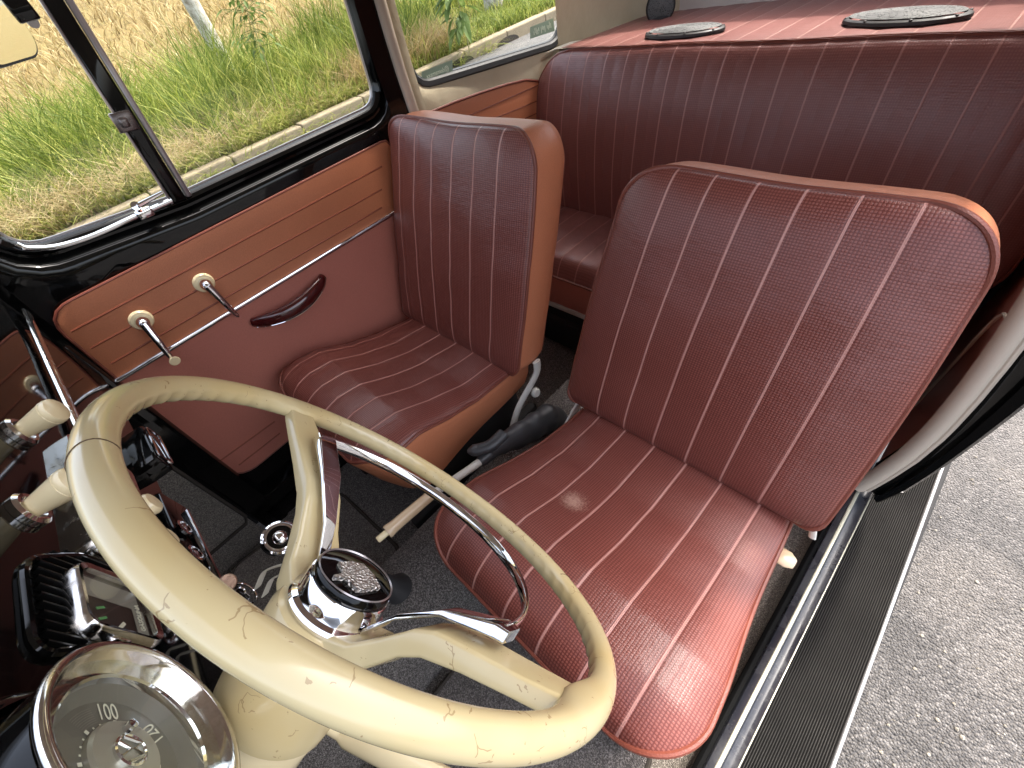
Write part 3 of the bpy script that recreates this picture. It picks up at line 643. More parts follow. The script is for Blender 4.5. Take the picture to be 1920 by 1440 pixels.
# vent divider post
def DP(px, py, x): return at(px, py, 'x', x)
mb = MB()
for (a, b_, wd, x, mt) in ():
    pass
T1, Bm = DP(98, -20, -.632), DP(343, 372, -.632)
dv = (T1 - Bm)
def strip(mb, off, wd, th, x): 
    y0 = Vector((0, off, 0)); mb.tube([Bm + y0 + Vector((x, 0, 0)), T1 + y0 + Vector((x, 0, 0))], (wd, th), 4, flat=(0, 1, .0)); return mb
mb = MB(); mb.box(((Bm + T1) / 2 + Vector((0, -.008, 0))), (.016, .026, dv.length), R=Vector((0, 0, 1)).rotation_difference(dv).to_matrix(), bev=.002); mb.build('divider_post', m_black, door)
mb = MB(); mb.box(((Bm + T1) / 2 + Vector((.004, .012, 0))), (.016, .011, dv.length), R=Vector((0, 0, 1)).rotation_difference(dv).to_matrix(), bev=.003); mb.box(((Bm + T1) / 2 + Vector((.0, -.0235, 0))), (.012, .004, dv.length), R=Vector((0, 0, 1)).rotation_difference(dv).to_matrix(), bev=.001)
mb.build('divider_channel', m_greymet, door)
k = DP(233, 228, -.618); R_ = Vector((0, 0, 1)).rotation_difference(dv).to_matrix()
mb = MB(); mb.box(k, (.012, .034, .032), R=R_, bev=.003); mb.box(k + Vector((.008, -.002, 0)), (.01, .014, .016), R=R_, bev=.003); mb.build('divider_clamp', simple('dark_nickel', (.16, .14, .14), .25, metal=.9), door)
# vent wing lower frame and latch
pts = [DP(*q, -.628) for q in ((30, 458), (54, 466), (110, 462), (180, 440), (250, 408), (330, 372))]
MB().tube(spline(pts, 5), (.0035, .005), 8).build('vent_frame', m_chrome, door)
k = DP(268, 396, -.615)
lt = MB(); lt.box(k + Vector((0, 0, -.004)), (.018, .03, .018), bev=.004); lt.tube([k + Vector((.006, -.004, .004)), k + Vector((.012, .0, .014)), k + Vector((.012, .05, .017))], [.005, .005, .003], 8); lt.lathe([(0, .006), (.008, .005), (.009, 0), (.008, -.004)], k + Vector((.008, -.004, .014)), (1, 0, .3), 16)
lt.build('vent_latch', m_chrome, door)
# crank handles
for (base, tip, knob) in (((265, 600), (322, 672), True), ((382, 530), (447, 594), False)):
    b0 = at(*base, 'x', -.603); ck = MB()
    ck.lathe([(.0, .0065), (.0185, .0062), (.021, .004), (.022, .0)], b0, (1, 0, 0), 32)
    e = ck.build('escutcheon', m_creamp, door)
    b1 = b0 + Vector((.026, 0, 0)); t1 = at(*tip, 'x', -.556 if knob else -.585)
    mb = MB(); mb.lathe([(.0, .032), (.006, .031), (.0105, .026), (.0125, .014), (.013, .006)], b0, (1, 0, 0), 24)
    mid = b1.lerp(t1, .5) + Vector((.008, 0, 0))
    mb.tube(spline([b1, mid, t1], 6), [(.0095, .0075), (.0092, .007), (.0088, .0065), (.0082, .006), (.0076, .0054), (.0073, .0052), (.007, .005), (.0068, .0046), (.0063, .0044), (.006, .0042), (.0058, .004), (.005, .0036), (.003, .002)], 12, flat=(0, 1, 0))
    h = mb.build('window_crank' if knob else 'release_lever', m_chrome, door)
    if knob:
        mb = MB(); mb.lathe([(.004, 0), (.0052, .006), (.0075, .012), (.0105, .017), (.0108, .019), (.009, .0205), (0, .021)], t1 + Vector((-.004, 0, 0)), (1, .1, -.1), 24); mb.build('crank_knob', m_creamp, door)
# pull handle
a0, a1 = D(482, 612, -.585), D(612, 527, -.585)
pth = []
for i in range(17):
    t = i / 16; y = a0[0] + (a1[0] - a0[0]) * t; z = a0[1] + (a1[1] - a0[1]) * t - .012 * math.sin(PI * t); pth.append((-.602 + .034 * math.sin(PI * min(1, max(0, t))) ** .6, y, z + .006))
mb = MB(); mb.tube(pth, [(.012 + .008 * math.sin(PI * i / 16) ** .5, .010 + .004 * math.sin(PI * i / 16)) for i in range(17)], 16, flat=(0, 0, 1)); ph = mb.build('pull_handle', m_redhandle, door)
mb = MB(); mb.tube([(x + .012 * math.sin(PI * i / 16), y, z - .015) for i, (x, y, z) in enumerate(pth)], (.0015, .003), 8, flat=(0, 0, 1)); mb.build('handle_trim', m_chrome, door)
# outside mirror
mc = at(-36, 28, 'x', -.80); mn = Vector((.62, .78, -.02)).normalized()
sm = thing('side_mirror', 'rounded outside mirror reflecting dry grass, seen beyond the vent window', 'mirror', tuple(mc))
ex = Vector((0, 0, 1)).cross(mn).normalized(); ey = mn.cross(ex)
lpm = [mc + ex * a + ey * b_ for a, b_ in rrect((0, 0), .085, .068, .045, 8)]
MB().prism([q - mn * .012 for q in lpm], mn, .012, .002).build('housing', m_black, sm)
mesh('mirror_glass', [mc + mn * .0015 + ex * a + ey * b_ for a, b_ in rrect((0, 0), .081, .064, .042, 8)], [tuple(range(36))], m_mirror, sm, smooth=False)
pa = at(58, 44, 'x', -.66); mb = MB(); mb.tube([at(28, 12, 'x', -.79), at(62, 42, 'x', -.66)], .008, 10); mb.build('arm', m_greymet, sm)
mb = MB(); q0 = at(42, 20, 'x', -.64); mb.box(q0 + Vector((0, .0, .004)), (.02, .03, .035), bev=.003); mb.build('mount', m_black, sm)

# ------------------------------------------------------------------ seats
def seat(name, label, Xc, yb, zb, yt, zt, hb, ht, ydz, worn=False, inner=1, group=None, bks=-.06, ext=.03, dxt=0, dxb=0, rt=.085, us=1.0, uo=0.0, zc=0.0, vin=None, dyc=0, wc=.243):
    t = thing(name, label, 'car seat', (Xc, .65, .0), group)
    U = Vector((1, 0, 0)); Bm = Vector((Xc, yb, zb)); Tp = Vector((Xc, yt, zt)); V = (Tp - Bm); H = V.length; V.normalize(); Nn = U.cross(V)
    if Nn.y > 0: Nn = -Nn
    rb = .03; D_ = .10
    def hw(v): return hb + (ht - hb) * max(0, v) / H + .006 * math.sin(PI * min(1, max(0, v / H)))
    rows = []
    vs = [(-ext + rb * (1 - math.cos(a)), rb * (1 - math.sin(a))) for a in np.linspace(0, PI / 2, 7)]
    vs += [(v, 0) for v in np.linspace(-ext + rb, H - rt, 70)[1:-1]]
    vs += [(H - rt + rt * math.sin(a) ** .85, rt * (1 - math.cos(a) ** .85)) for a in np.linspace(0, PI / 2 * .999, 22)]
    ns = 180; P_ = []; UVs = []; edgeL, edgeR, topE, botE = [], [], [], []
    for (v, ins) in vs:
        r_ = []; w_ = hw(v) - ins
        for j in range(ns + 1):
            s_ = -1 + 2 * j / ns; s2 = math.copysign(1 - (1 - abs(s_)) ** 1.25, s_) if False else s_
            x = w_ * s2; q_ = hw(v) / hb; xs_ = x / q_; xo = dxb + (dxt - dxb) * v / H; fu = 1 - (abs(x) / hw(v)) ** 5; vt = (v + ext) / (H + ext)
            fv = 1 - abs(2 * vt - 1) ** 12
            crown = .026 * max(0, fu) ** .5 * max(0, fv) ** .5 + .012 * math.sin(PI * vt) * max(0, 1 - (x / hw(v)) ** 2)
            pl_ = abs(math.cos(PI * x / .0675)) if False else abs(math.sin(PI * (xs_ + .03375) / .0675))
            crown += .0013 * (pl_ ** .4) * max(0, fv) * (1 if abs(x) < .19 else .6)
            wr = .003 * noise.noise(Vector((x * 9 + Xc * 10, v * 14, .3))) * fv
            sag = -.004 * math.exp(-((x) / .1) ** 2) * (max(0, vt) ** 12)
            p_ = Bm + U * (x + xo) + V * (v + sag) + Nn * (crown + wr); r_.append(p_); UVs.append(((xs_ - uo) * us, v))
        P_.append(r_)
    mbp = MB().grid(P_); bk = mesh('backrest', mbp.V, mbp.F, vin or m_vinyl, t, True, UVs)
    loop = [r_[0] for r_ in P_][::-1] ; loopR = [r_[-1] for r_ in P_]
    bot = [P_[0][j] for j in range(0, ns + 1, 6)]; topl = [P_[-1][j] for j in range(ns, -1, -6)]
    full = bot + loopR[1:] + topl[1:] + loop[1:-1]
    full = resample(full, 220)
    MB().tube(full, .0042, 8, closed=True).build('backrest_piping', m_piping, t)
    cen = sum(full, Vector()) / len(full)
    rings = []; Bk = Vector((0, 1, bks)).normalized()
    for f, d_, bl in ((0, 0.0, 0), (.0, .012, .003), (0, .04, .007), (0, .07, .006), (0, .092, .0), (0, .1, -.010)):
        rings.append([q + Bk * d_ * D_ / .1 + ((q - cen) - Nn * (q - cen).dot(Nn)).normalized() * (bl - .004) for q in full])
    rings.append([cen + (q - cen) * .5 + Bk * (D_ + .008) for q in full]); rings.append([cen + (q - cen) * .01 + Bk * (D_ + .012) for q in full])
    mb = MB().grid(rings, closev=True); mb.build('backrest_side', m_orange, t, autos=None)
    MB().tube([q for q in rings[5]], .0032, 6, closed=True).build('rear_piping', m_piping, t)
    # stitching line on the side band is part of its look
    # cushion
    ze = [(.36, .413), (.372, .422), (.39, .430), (.45, .438), (.51, .432), (.59, .396), (.68, .366), (.78, .348), (.90, .338)]
    yf, yr = .374 + dyc, .875 + dyc; rc = .092
    def zed(y): return float(np.interp(y - dyc, [a for a, _ in ze], [b_ for _, b_ in ze])) + zc
    ys_ = [yf + rc * (1 - math.cos(a)) for a in np.linspace(0.02, PI / 2, 18)]; ins_ = [rc * (1 - math.sin(a)) for a in np.linspace(0.02, PI / 2, 18)]
    ys_ += list(np.linspace(yf + rc, yr, 70)[1:]); ins_ += [0] * 69
    P_ = []; UVs = []
    for y, ins in zip(ys_, ins_):
        yt_ = (y - yf) / (yr - yf); r_ = []; wfull = wc - .034 * yt_ ** 1.3 + .002 * math.sin(yt_ * 9)
        w_ = wfull - ins
        for j in range(ns + 1):
            s_ = -1 + 2 * j / ns; x = w_ * s_
            fu = max(0, 1 - (abs(x) / wfull) ** 4); fv = 1 - (1 - min(1, yt_ / .16)) ** 2.5 if yt_ < .16 else 1
            fv = max(0, fv)
            cr = .034 * fu ** .6 * fv ** .7 * (1 - .35 * yt_) + .004 * math.sin(yt_ * 7 + 1)* fu
            pl_ = abs(math.sin(PI * (x + .03375) / .0675)); cr += .0014 * pl_ ** .4 * fv * (1 if abs(x) < .19 else .6)
            cr += .004 * noise.noise(Vector((x * 8 + Xc * 7, y * 12, 1.3))) * fv
            r_.append(Vector((Xc + x, y, zed(y) + cr))); UVs.append(((x - uo) * us, -y * 1.1))
        P_.append(r_)
    mbp = MB().grid(P_); cu = mesh('cushion', mbp.V, mbp.F, m_vinyl_seat if worn else (vin or m_vinyl), t, True, UVs)
    front = [P_[0][j] for j in range(0, ns + 1, 6)]; full = front + [r_[-1] for r_ in P_][1:] + [P_[-1][j] for j in range(ns - 6, -1, -6)] + [r_[0] for r_ in P_][::-1][1:-1]
    full = resample(full, 220); MB().tube(full, .004, 8, closed=True).build('cushion_piping', m_piping, t)
    rings = []
    cen = sum(full, Vector()) / len(full)
    for f, dz, inn_ in ((0, 0, .0), (0, .012, -.002), (.25, 0, 0), (.6, 0, .006), (1, 0, .022)):
        row = []
        for q in full:
            dirn = Vector((q.x - cen.x, q.y - cen.y, 0)).normalized(); zb_ = .245 + zc
            zz = q.z - dz if dz else q.z * (1 - f) + zb_ * f
            row.append(Vector((q.x, q.y, zz)) - dirn * inn_ + Vector((0, .03 * f * (1 if q.y < .45 else 0), 0)))
        rings.append(row)
    rings.append([cen * 1.0 + (q - cen) * .1 for q in rings[-1]]); 
    for q in rings[-1]: q.z = .243 + zc
    MB().grid(rings, closev=True).build('cushion_side', m_orange, t)
    # base frame and rails
    mb = MB(); mb.box((Xc, .66, .17), (.36, .36, .13), bev=.02)
    for s_ in (-1, 1): mb.box((Xc + s_ * .17, .64, .05), (.03, .5, .1), bev=.006)
    mb.build('base_frame', m_dark, t)
    # painted steel brackets joining the backrest
    for s_ in (-1, 1):
        if s_ * inner < 0: continue
        x = Xc + s_ * (hb + .003); pth = [(x, yb + .055, zb - .02), (x, yb + .045, zb - .06), (x, yb - .02, zb - .10), (x, yb - .05, zb - .125), (x, yb - .10, zb - .19), (x - s_ * .02, yb - .13, zb - .24)]
        MB().tube(spline(pth, 5), (.006, .0125), 10, flat=(1, 0, 0)).build('bracket', m_white, t)
        mb = MB(); mb.lathe([(0, .012), (.011, .011), (.014, .006), (.013, 0)], (x + s_ * .006, yb + .02, zb - .105), (s_, 0, .15), 20); mb.build('bracket_knob', m_white, t)
    return t
s1 = seat('front_seat', 'red vinyl passenger front seat beside the door, its orange side facing the tunnel', -.3287, .811, .377, 1.002, .853, .255, .252, 0, group='pair of front seats', wc=.247, bks=-.17, rt=.066, us=.94, uo=-.006, dxb=-.004, dxt=-.004)
s2 = seat('front_seat', 'red vinyl driver seat with a pale scuff, beside the open sill', .338, .8206, .3716, 1.008, .818, .262, .236, 0, bks=-.30, ext=.012, dxt=.018, dxb=-.004, worn=True, inner=-1, group='pair of front seats', wc=.247)
from mathutils.bvhtree import BVHTree
cush = [o for o in s2.children if o.name.startswith('cushion') and 'side' not in o.name and 'piping' not in o.name][0]
bv = BVHTree.FromPolygons([v.co + s2.location for v in cush.data.vertices], [tuple(p_.vertices) for p_ in cush.data.polygons])
sp_ = bv.ray_cast(Vector(CC), Vector(ray(1075, 940)))[0] - Vector(s2.location)
for nd in m_vinyl_seat.node_tree.nodes:
    if nd.type == 'VECT_MATH' and nd.operation == 'DISTANCE': nd.inputs[1].default_value = sp_
MB().tube(spline([(.555, .87, .33), (.585, .86, .315), (.597, .845, .29)], 5), (.004, .007), 10).build('bracket', m_white, s2)
# adjuster lever on the driver seat
a_ = at(1465, 1042, 'x', .60)
a_ = onp(1468, 1045, (.6, .7, .22), (0, -.3, 1))
mb = MB(); mb.tube([a_ + Vector((-.06, .0, .01)), a_ + Vector((-.02, 0, .004))], .005, 8)
mb.tube([a_ + Vector((-.022, 0, .0)), a_ + Vector((-.008, 0, .002)), a_ + Vector((.008, 0, .002)), a_ + Vector((.02, 0, 0))], [(.009, .005), (.017, .006), (.017, .006), (.010, .004)], 16, flat=(0, 1, 0)); mb.build('adjuster_lever', m_beigeknob, s2)

# rear bench
rs = thing('rear_seat', 'wide red pleated vinyl rear bench seat with piped top edge', 'rear seat', (0, 1.4, .1))
def bench():
    nX, nV = 420, 60; P_ = []; UVs = []
    B0 = Vector((0, 1.520, .36)); T0 = Vector((0, 1.606, .826)); V = (T0 - B0); H = V.length; V.normalize(); Nn = Vector((0, -V.z, V.y))
    for i in range(nV + 1):
        v = -.06 + (H + .06) * i / nV; r = .13; w_ = .637
        if v > H - r: 
            q = (v - (H - r)) / r; w_ = .637 - r * .95 * (1 - math.sqrt(max(0, 1 - q * q)))
        if v < .1: w_ -= .05 * (1 - max(v, 0) / .1) ** 2
        row = []
        for j in range(nX + 1):
            x = w_ * (-1 + 2 * j / nX); fu = max(0, 1 - abs(x / w_) ** 8) ** .5; vt = max(0, v) / H; fv = max(0, 1 - vt ** 10) ** .5
            cr = .03 * fu * fv + .025 * math.sin(PI * min(1, vt)) + .0025 * abs(math.sin(PI * x / .0675)) ** .6 * fv + .006 * noise.noise(Vector((x * 4, v * 6, 4))) * fv
            dz = .005 * noise.noise(Vector((x * 3.2, 7.7, 0))) * vt ** 4
            row.append(B0 + Vector((x + .03, 0, 0)) + V * (v + dz) + Nn * (cr)); UVs.append((x + .03, v))
        P_.append(row)
    m_ = MB().grid(P_); mesh('backrest', m_.V, m_.F, m_vinyl_rear, rs, True, UVs)
    ed = [r_[0] for r_ in P_] + [P_[-1][j] for j in range(8, nX, 8)] + [r_[-1] for r_ in P_][::-1]
    MB().tube(resample(ed, 200, False), .0045, 8).build('backrest_piping', m_piping, rs)
    # back side band
    bk = resample(ed, 200, False); MB().grid([[q, q + Vector((0, .03, -.006)), q + Vector((0, .09, -.05))] for q in bk]).build('backrest_side', m_lower, rs)
    # cushion
    P_ = []; UVs = []
    for i in range(41):
        t_ = i / 40; y = 1.19 + .36 * t_; row = []
        z0 = .395 - .012 * t_; zdrop = .055 * max(0, 1 - t_ / .14) ** 2.2
        for j in range(nX + 1):
            x = .62 * (-1 + 2 * j / nX); cr = .0025 * abs(math.sin(PI * x / .0675)) ** .6
            row.append(Vector((x, y, z0 - zdrop + cr + .008 * math.sin(PI * t_) + .003 * noise.noise(Vector((x * 5, y * 9, 2)))))); UVs.append((x, y))
        P_.append(row)
    m_ = MB().grid(P_); mesh('cushion', m_.V, m_.F, m_vinyl_rear, rs, True, UVs)
    MB().tube(P_[0][::8], .004, 8).build('cushion_piping', m_piping, rs)
    MB().grid([[q, q + Vector((0, .004, -.05)), q + Vector((0, .02, -.13))] for q in P_[0][::8]]).build('cushion_side', m_lower, rs)
    mb = MB(); mb.box((0, 1.215, .198), (1.2, .012, .022), bev=.004); mb.build('front_rail', m_white, rs)
    mb = MB(); mb.box((0, 1.23, .1), (1.2, .02, .17)); mb.build('valance', m_dark, rs)
bench()
# parcel shelf with speakers
shf = thing('parcel_shelf', 'pleated pinkish red vinyl shelf behind the rear seat', 'shelf', (0, 1.85, .8))
nX = 400; P_ = []; UVs = []
def shz(y): return .829 - (y - 1.6) * .065
for i in range(21):
    y = 1.60 + .56 * i / 20; row = []
    for j in range(nX + 1):
        x = -.52 + 1.24 * j / nX; row.append(Vector((x, y, shz(y) + .002 * abs(math.sin(PI * x / .0675)) ** .6))); UVs.append((x, y))
    P_.append(row)
m_ = MB().grid(P_); mesh('shelf_top', m_.V, m_.F, m_vinyl_shelf, shf, True, UVs)
m_grille = None
def grillemat():
    N = NT('perforated_grille'); co = N.coord(); v = N.vor(co, 260); f = N.ramp(v, [(.25, 0.0), (.38, 1.0)])
    N.set(Base_Color=N.mix(f, (.008, .008, .008), (.075, .078, .078)), Roughness=.7, Normal=N.bump(f, .6, .002)); return N.m
m_grille = grillemat()
pn_ = (0, .065, 1)
for q, lab in (((1282, 58, 1210, 1355), 'oval black perforated speaker on shelf near the pillar'), ((1695, 31, 1575, 1815), 'larger looking oval black speaker grille on shelf towards driver side')):
    c = onp(q[0], q[1], (0, 1.6, .838), pn_); a = onp(q[2], q[1] + 5, (0, 1.6, .838), pn_); b_ = onp(q[3], q[1] - 5, (0, 1.6, .838), pn_)
    ex = (b_ - a); hx = ex.length / 2; ex.normalize(); ey = Vector(pn_).normalized().cross(ex); hy = hx * .62
    t = thing('speaker', lab, 'speaker', tuple(c), 'speakers on the rear shelf'); up = Vector(pn_).normalized()
    def el(sx, n=56): return [c + ex * hx * sx * math.cos(2 * PI * k / n) + ey * hy * sx * math.sin(2 * PI * k / n) * (1 + .0 * k) for k in range(n)]
    MB().grid([[p_ - up * .004 for p_ in el(1)], [p_ + up * .0015 for p_ in el(.99)], [p_ + up * .004 for p_ in el(.95)], [p_ + up * .004 for p_ in el(.9)]], closev=True).build('rim', m_blackmat, t)
    rg = [[p_ + up * (.006 + .004 * (1 - (s_ / .9) ** 2) + .0012 * math.sin(s_ * 45)) for p_ in el(s_)] for s_ in np.linspace(.9, .01, 40)]
    MB().grid(rg, closev=True).build('grille', m_grille, t)
    for k in range(8): MB().lathe([(0, .003), (.003, .002), (.003, 0)], c + ex * hx * .95 * math.cos(k * PI / 4 + .3) + ey * hy * .95 * math.sin(k * PI / 4 + .3) + up * .003, up, 8).build('screw', m_blackmat, t)
# round black tweeter on foot
c = onp(1245, 12, (-.5, 2.0, .84), (0, 1, 0)); f_ = onp(1243, 40, (-.5, 2.02, .81), (0, 1, 0)); c = Vector((f_.x, 2.0, at(1245, 12, 'y', 2.0).z)); 
tw = thing('tweeter', 'small round black tweeter standing on a foot at the rear corner', 'speaker', (f_.x, 2.0, shz(2.0)))
rr = (at(1270, 12, 'y', 2.0) - at(1222, 12, 'y', 2.0)).length / 2
fd = (Vector(CC) - c); fd.z = 0; fd.normalize(); fd = (fd + Vector((.1, 0, .1))).normalized()
MB().lathe([(0, -.02), (rr * .7, -.018), (rr * .95, -.01), (rr, 0), (rr, .008), (rr * .93, .012), (rr * .9, .009)], c, fd, 36).build('housing', m_blackmat, tw)
MB().lathe([(rr * .9, .009), (rr * .5, .014), (0, .016)], c, fd, 36).build('grille', m_grille, tw)
MB().lathe([(.03, 0), (.03, .004), (.01, .01), (.008, c.z - shz(2.0) - rr * .8)], (f_.x, 2.0, shz(2.0)), (0, 0, 1), 20).build('foot', m_blackmat, tw)

# ------------------------------------------------------------------ handbrake, gear lever, mats
hb_ = thing('handbrake', 'handbrake lever with beige grip and cream button rising from the tunnel', 'handbrake', (0, .75, .185))
g0 = at(722, 1001, 'x', 0); g1 = at(800, 935, 'x', 0); g2 = at(880, 880, 'x', 0); g3 = at(905, 862, 'x', 0)
ax = (g1 - g0).normalized()
MB().tube([g0 + ax * .004, g0 + ax * .008, g0 + ax * .02, g1, g1 + ax * .02], [.0135, .0145, .0125, .0115, .011], 16).build('grip', m_beigeknob, hb_)
MB().tube([g0 - ax * .018, g0 - ax * .016, g0 + ax * .01], [.0055, .0068, .0068], 12).build('release_button', m_creamp, hb_)
MB().tube([g1 + ax * .01, g2, g3], [.0085, .009, .0095], 12).build('shaft', m_white, hb_)
b0 = at(885, 873, 'x', 0); bs = [g3 - ax * .01, g3 + ax * .02, at(935, 835, 'x', 0), at(985, 805, 'x', 0) + Vector((0, 0, -.01)), Vector((0, .80, .235)), Vector((0, .845, .19))]
rad = [(.012, .012), (.016, .016), (.022, .026), (.026, .040), (.032, .042), (.036, .02)]
sp2 = spline(bs, 8); rr2 = []
for i in range(len(sp2)):
    t_ = i / 8; k = min(4, int(t_)); f = t_ - k; a = rad[k]; b_ = rad[min(5, k + 1)]; wv = 1 + (.07 * math.sin(i * 1.25) if t_ > 2 else 0); rr2.append(((a[0] + (b_[0] - a[0]) * f) * wv, (a[1] + (b_[1] - a[1]) * f) * wv))
MB().tube(sp2, rr2, 20, flat=(1, 0, 0)).build('rubber_boot', m_rubber, hb_)
l0 = at(912, 850, 'x', 0) + Vector((0, 0, .012))
mb = MB(); mb.tube(spline([l0 + Vector((-.03, -.028, .004)), l0 + Vector((-.012, -.005, .0)), l0 + Vector((0, .02, -.002)), l0 + Vector((.0, .06, -.004))], 6), [(.004 + .012 * min(1, i / 3), .003 + .010 * min(1, i / 4)) for i in range(19)], 14, flat=(1, 0, 0)); mb.build('heater_lever', m_rubber, hb_)
gl = thing('gear_lever', 'gear lever with round chrome ringed emblem knob, left of the wheel spoke', 'gear lever', (0, .27, .185))
kc = at(525, 1010, 'x', 0); kd = Vector((.42, .42, .85)).normalized()
MB().tube(spline([kc - kd * .02, kc - kd * .05 + Vector((0, .01, -.03)), (0, .262, .36), (0, .27, .18)], 6), .006, 10).build('shaft', m_creamp, gl)
MB().lathe([(.035, .0), (.032, .02), (.018, .05), (.014, .09), (.01, .10)], (0, .27, .17), (0, -.05, 1), 24).build('boot', m_rubber, gl)
MB().lathe([(.006, -.03), (.014, -.024), (.022, -.012), (.0255, -.002), (.0255, .004)], kc, kd, 36).build('knob', m_black, gl)
MB().lathe([(.0262, -.004), (.0275, .001), (.0265, .006), (.0235, .0075), (.0215, .005), (.0205, .007), (.0185, .0075), (.0175, .005)], kc, kd, 40, cap=False).build('chrome_ring', m_chrome, gl)
MB().lathe([(0, .012), (.004, .0115), (.009, .009), (.0115, .006), (.012, .004)], kc, kd, 28).build('domed_centre', m_oldchrome, gl)
# floor mats
def floormat(name, label, pts, z, hem=True):
    t = thing(name, label, 'floor mat', (sum(p_[0] for p_ in pts) / len(pts), sum(p_[1] for p_ in pts) / len(pts), z)); L = resample(roundpoly(pts, .04, 6), 80)
    n = len(L); mb = MB(); mb.grid([[(p_[0], p_[1], z - .006) for p_ in L], [(p_[0], p_[1], z + .004) for p_ in L]], closev=True); mb.F.append(tuple(n + i for i in range(n))); mb.build('pile', m_mat, t, smooth=False)
    MB().tube([(p_[0], p_[1], z + .003) for p_ in L], .005, 8, closed=True).build('binding', m_hem, t); return t
floormat('floor_mat', 'charcoal carpet mat with bound edge in the passenger footwell', [(-.545, -.06), (-.50, .30), (-.16, .32), (-.15, -.08)], .016)
floormat('floor_mat', 'charcoal carpet mat in the driver footwell under the steering wheel', [(.16, -.02), (.155, .42), (.56, .42), (.57, -.02)], .014)
# ------------------------------------------------------------------ dashboard
YD = .157
dash = thing('dashboard', 'glossy black painted metal dashboard with chrome trim, gauges and pull knobs', 'dashboard', (0, YD, .8))
rows = []
for x in np.linspace(-.575, .64, 60):
    e = (x / .62) ** 4 * .02
    rows.append([(x, .02, .70), (x, YD - .03 - e, .655), (x, YD - .008 - e, .66), (x, YD - e, .675), (x, YD - e, .80), (x, YD + .001 - e, .93), (x, YD - .004 - e, .955), (x, YD - .02 - e, .975), (x, .06 - e, .985), (x, -.12, .985)])
MB().grid(rows).build('panel', m_black, dash, autos=None)
# trim strip along the dash
mb = MB(); mb.tube([(-.53, YD + .001, .842), (-.3, YD + .006, .826), (-.09, YD + .008, .804)], (.009, .004), 12, flat=(0, 0, 1)); mb.build('trim_strip', m_oldchrome, dash)
# pull knobs
for (ring, tip) in (((36, 812), (79, 776)), ((53, 958), (117, 913))):
    r0 = at(*ring, 'y', YD + .003); t0 = at(*tip, 'y', YD + .044); ax = Vector((t0.x - r0.x, t0.y - r0.y, t0.z - r0.z)); L = .044; ax = (ax.normalized() * .5 + Vector((0, 1, 0))).normalized()
    kb = MB().lathe([(0, L), (.008, L - .0005), (.0128, L - .003), (.0138, L - .006), (.0132, L - .009), (.0136, L - .0095), (.0128, L - .013), (.0085, .004), (.008, 0)], r0, ax, 32).build('pull_knob', m_creamp, dash)
    MB().lathe([(.017, -.002), (.0172, .003), (.0145, .0055), (.0115, .005), (.009, .001)], r0, (0, 1, 0), 32, cap=False).build('bezel_ring', m_oldchrome, kb)
# radio
X0, X1 = -.085, .122; Z0, Z1 = .752, .842
rd = MB(); L1 = rrect(((X0 + X1) / 2, (Z0 + Z1) / 2), (X1 - X0) / 2, (Z1 - Z0) / 2, .012, 5); L2 = [(a, b_) for a, b_ in rrect(((X0 + X1) / 2, (Z0 + Z1) / 2), (X1 - X0) / 2 - .012, (Z1 - Z0) / 2 - .014, .006, 5)]
rad_o = MB().grid([[(a, YD - .002, b_) for a, b_ in L1], [(a, YD + .010, b_) for a, b_ in L1], [(a * .99, YD + .014, b_) for a, b_ in L1], [(a, YD + .012, b_) for a, b_ in L2], [(a, YD + .003, b_) for a, b_ in L2]], closev=True).build('radio', m_oldchrome, dash, autos=40)
mesh('dial_window', [(a, YD + .004, b_) for a, b_ in L2], [tuple(range(len(L2)))], m_black, rad_o, smooth=False)
mb = MB()
for i in range(5): mb.box((-.03 + .032 * i, YD + .013, Z0 + .022), (.024, .014, .012), bev=.003)
mb.build('push_buttons', m_greymet, rad_o)
mb = MB(); mb.box((.03, YD + .009, Z1 - .028), (.15, .006, .016), bev=.002); mb.build('scale', m_greymet, rad_o)
mb = MB()
for i in range(14):
    mb.tube([(-.045 + i * .0115, YD + .006, Z0 + .040), (-.04 + i * .0115, YD + .009, Z0 + .045)], .002, 6)
mb.build('tuning_marks', m_chrome, rad_o)
for q in ((295, 936), (325, 1000)):
    t0 = at(*q, 'y', YD + .05); MB().lathe([(.0075, 0), (.0085, .02), (.011, .032), (.0125, .036), (.0122, .039), (.0105, .0415), (0, .042)], (t0.x, YD + .006, t0.z - .002), (0, 1, .06), 28).build('cream_knob', m_creamp, dash)
# black unit below the radio with chrome ringed dials
u0 = at(345, 985, 'y', YD + .02); u1 = at(410, 1080, 'y', YD + .02)
c0 = (u0 + u1) / 2
un = MB().box((c0.x - .01, YD - .02, c0.z + .008), (.19, .08, .05), bev=.006).build('under_dash_unit', m_black, dash)
for q in ((343, 992), (364, 1040)):
    t0 = at(*q, 'y', YD + .023); MB().lathe([(.0115, 0), (.012, .003), (.0095, .004), (.009, .001), (.007, .001), (.0065, .004), (0, .005)], t0, (0, 1, 0), 28).build('dial_ring', m_chrome, un)
mb = MB(); mb.tube([(c0.x - .09, YD + .021, c0.z - .010), (c0.x + .08, YD + .021, c0.z - .010)], .002, 6); mb.build('trim_line', m_chrome, un)
mb = MB(); mb.box((-.185, YD - .015, .70), (.10, .09, .035), bev=.004); mb.build('ashtray', m_black, dash)
mb = MB(); L = rrect((-.185, .70), .042, .013, .004, 4); mb.tube([(a, YD + .032, b_) for a, b_ in L], .0018, 6, closed=True); mb.build('ashtray_trim', m_chrome, dash)
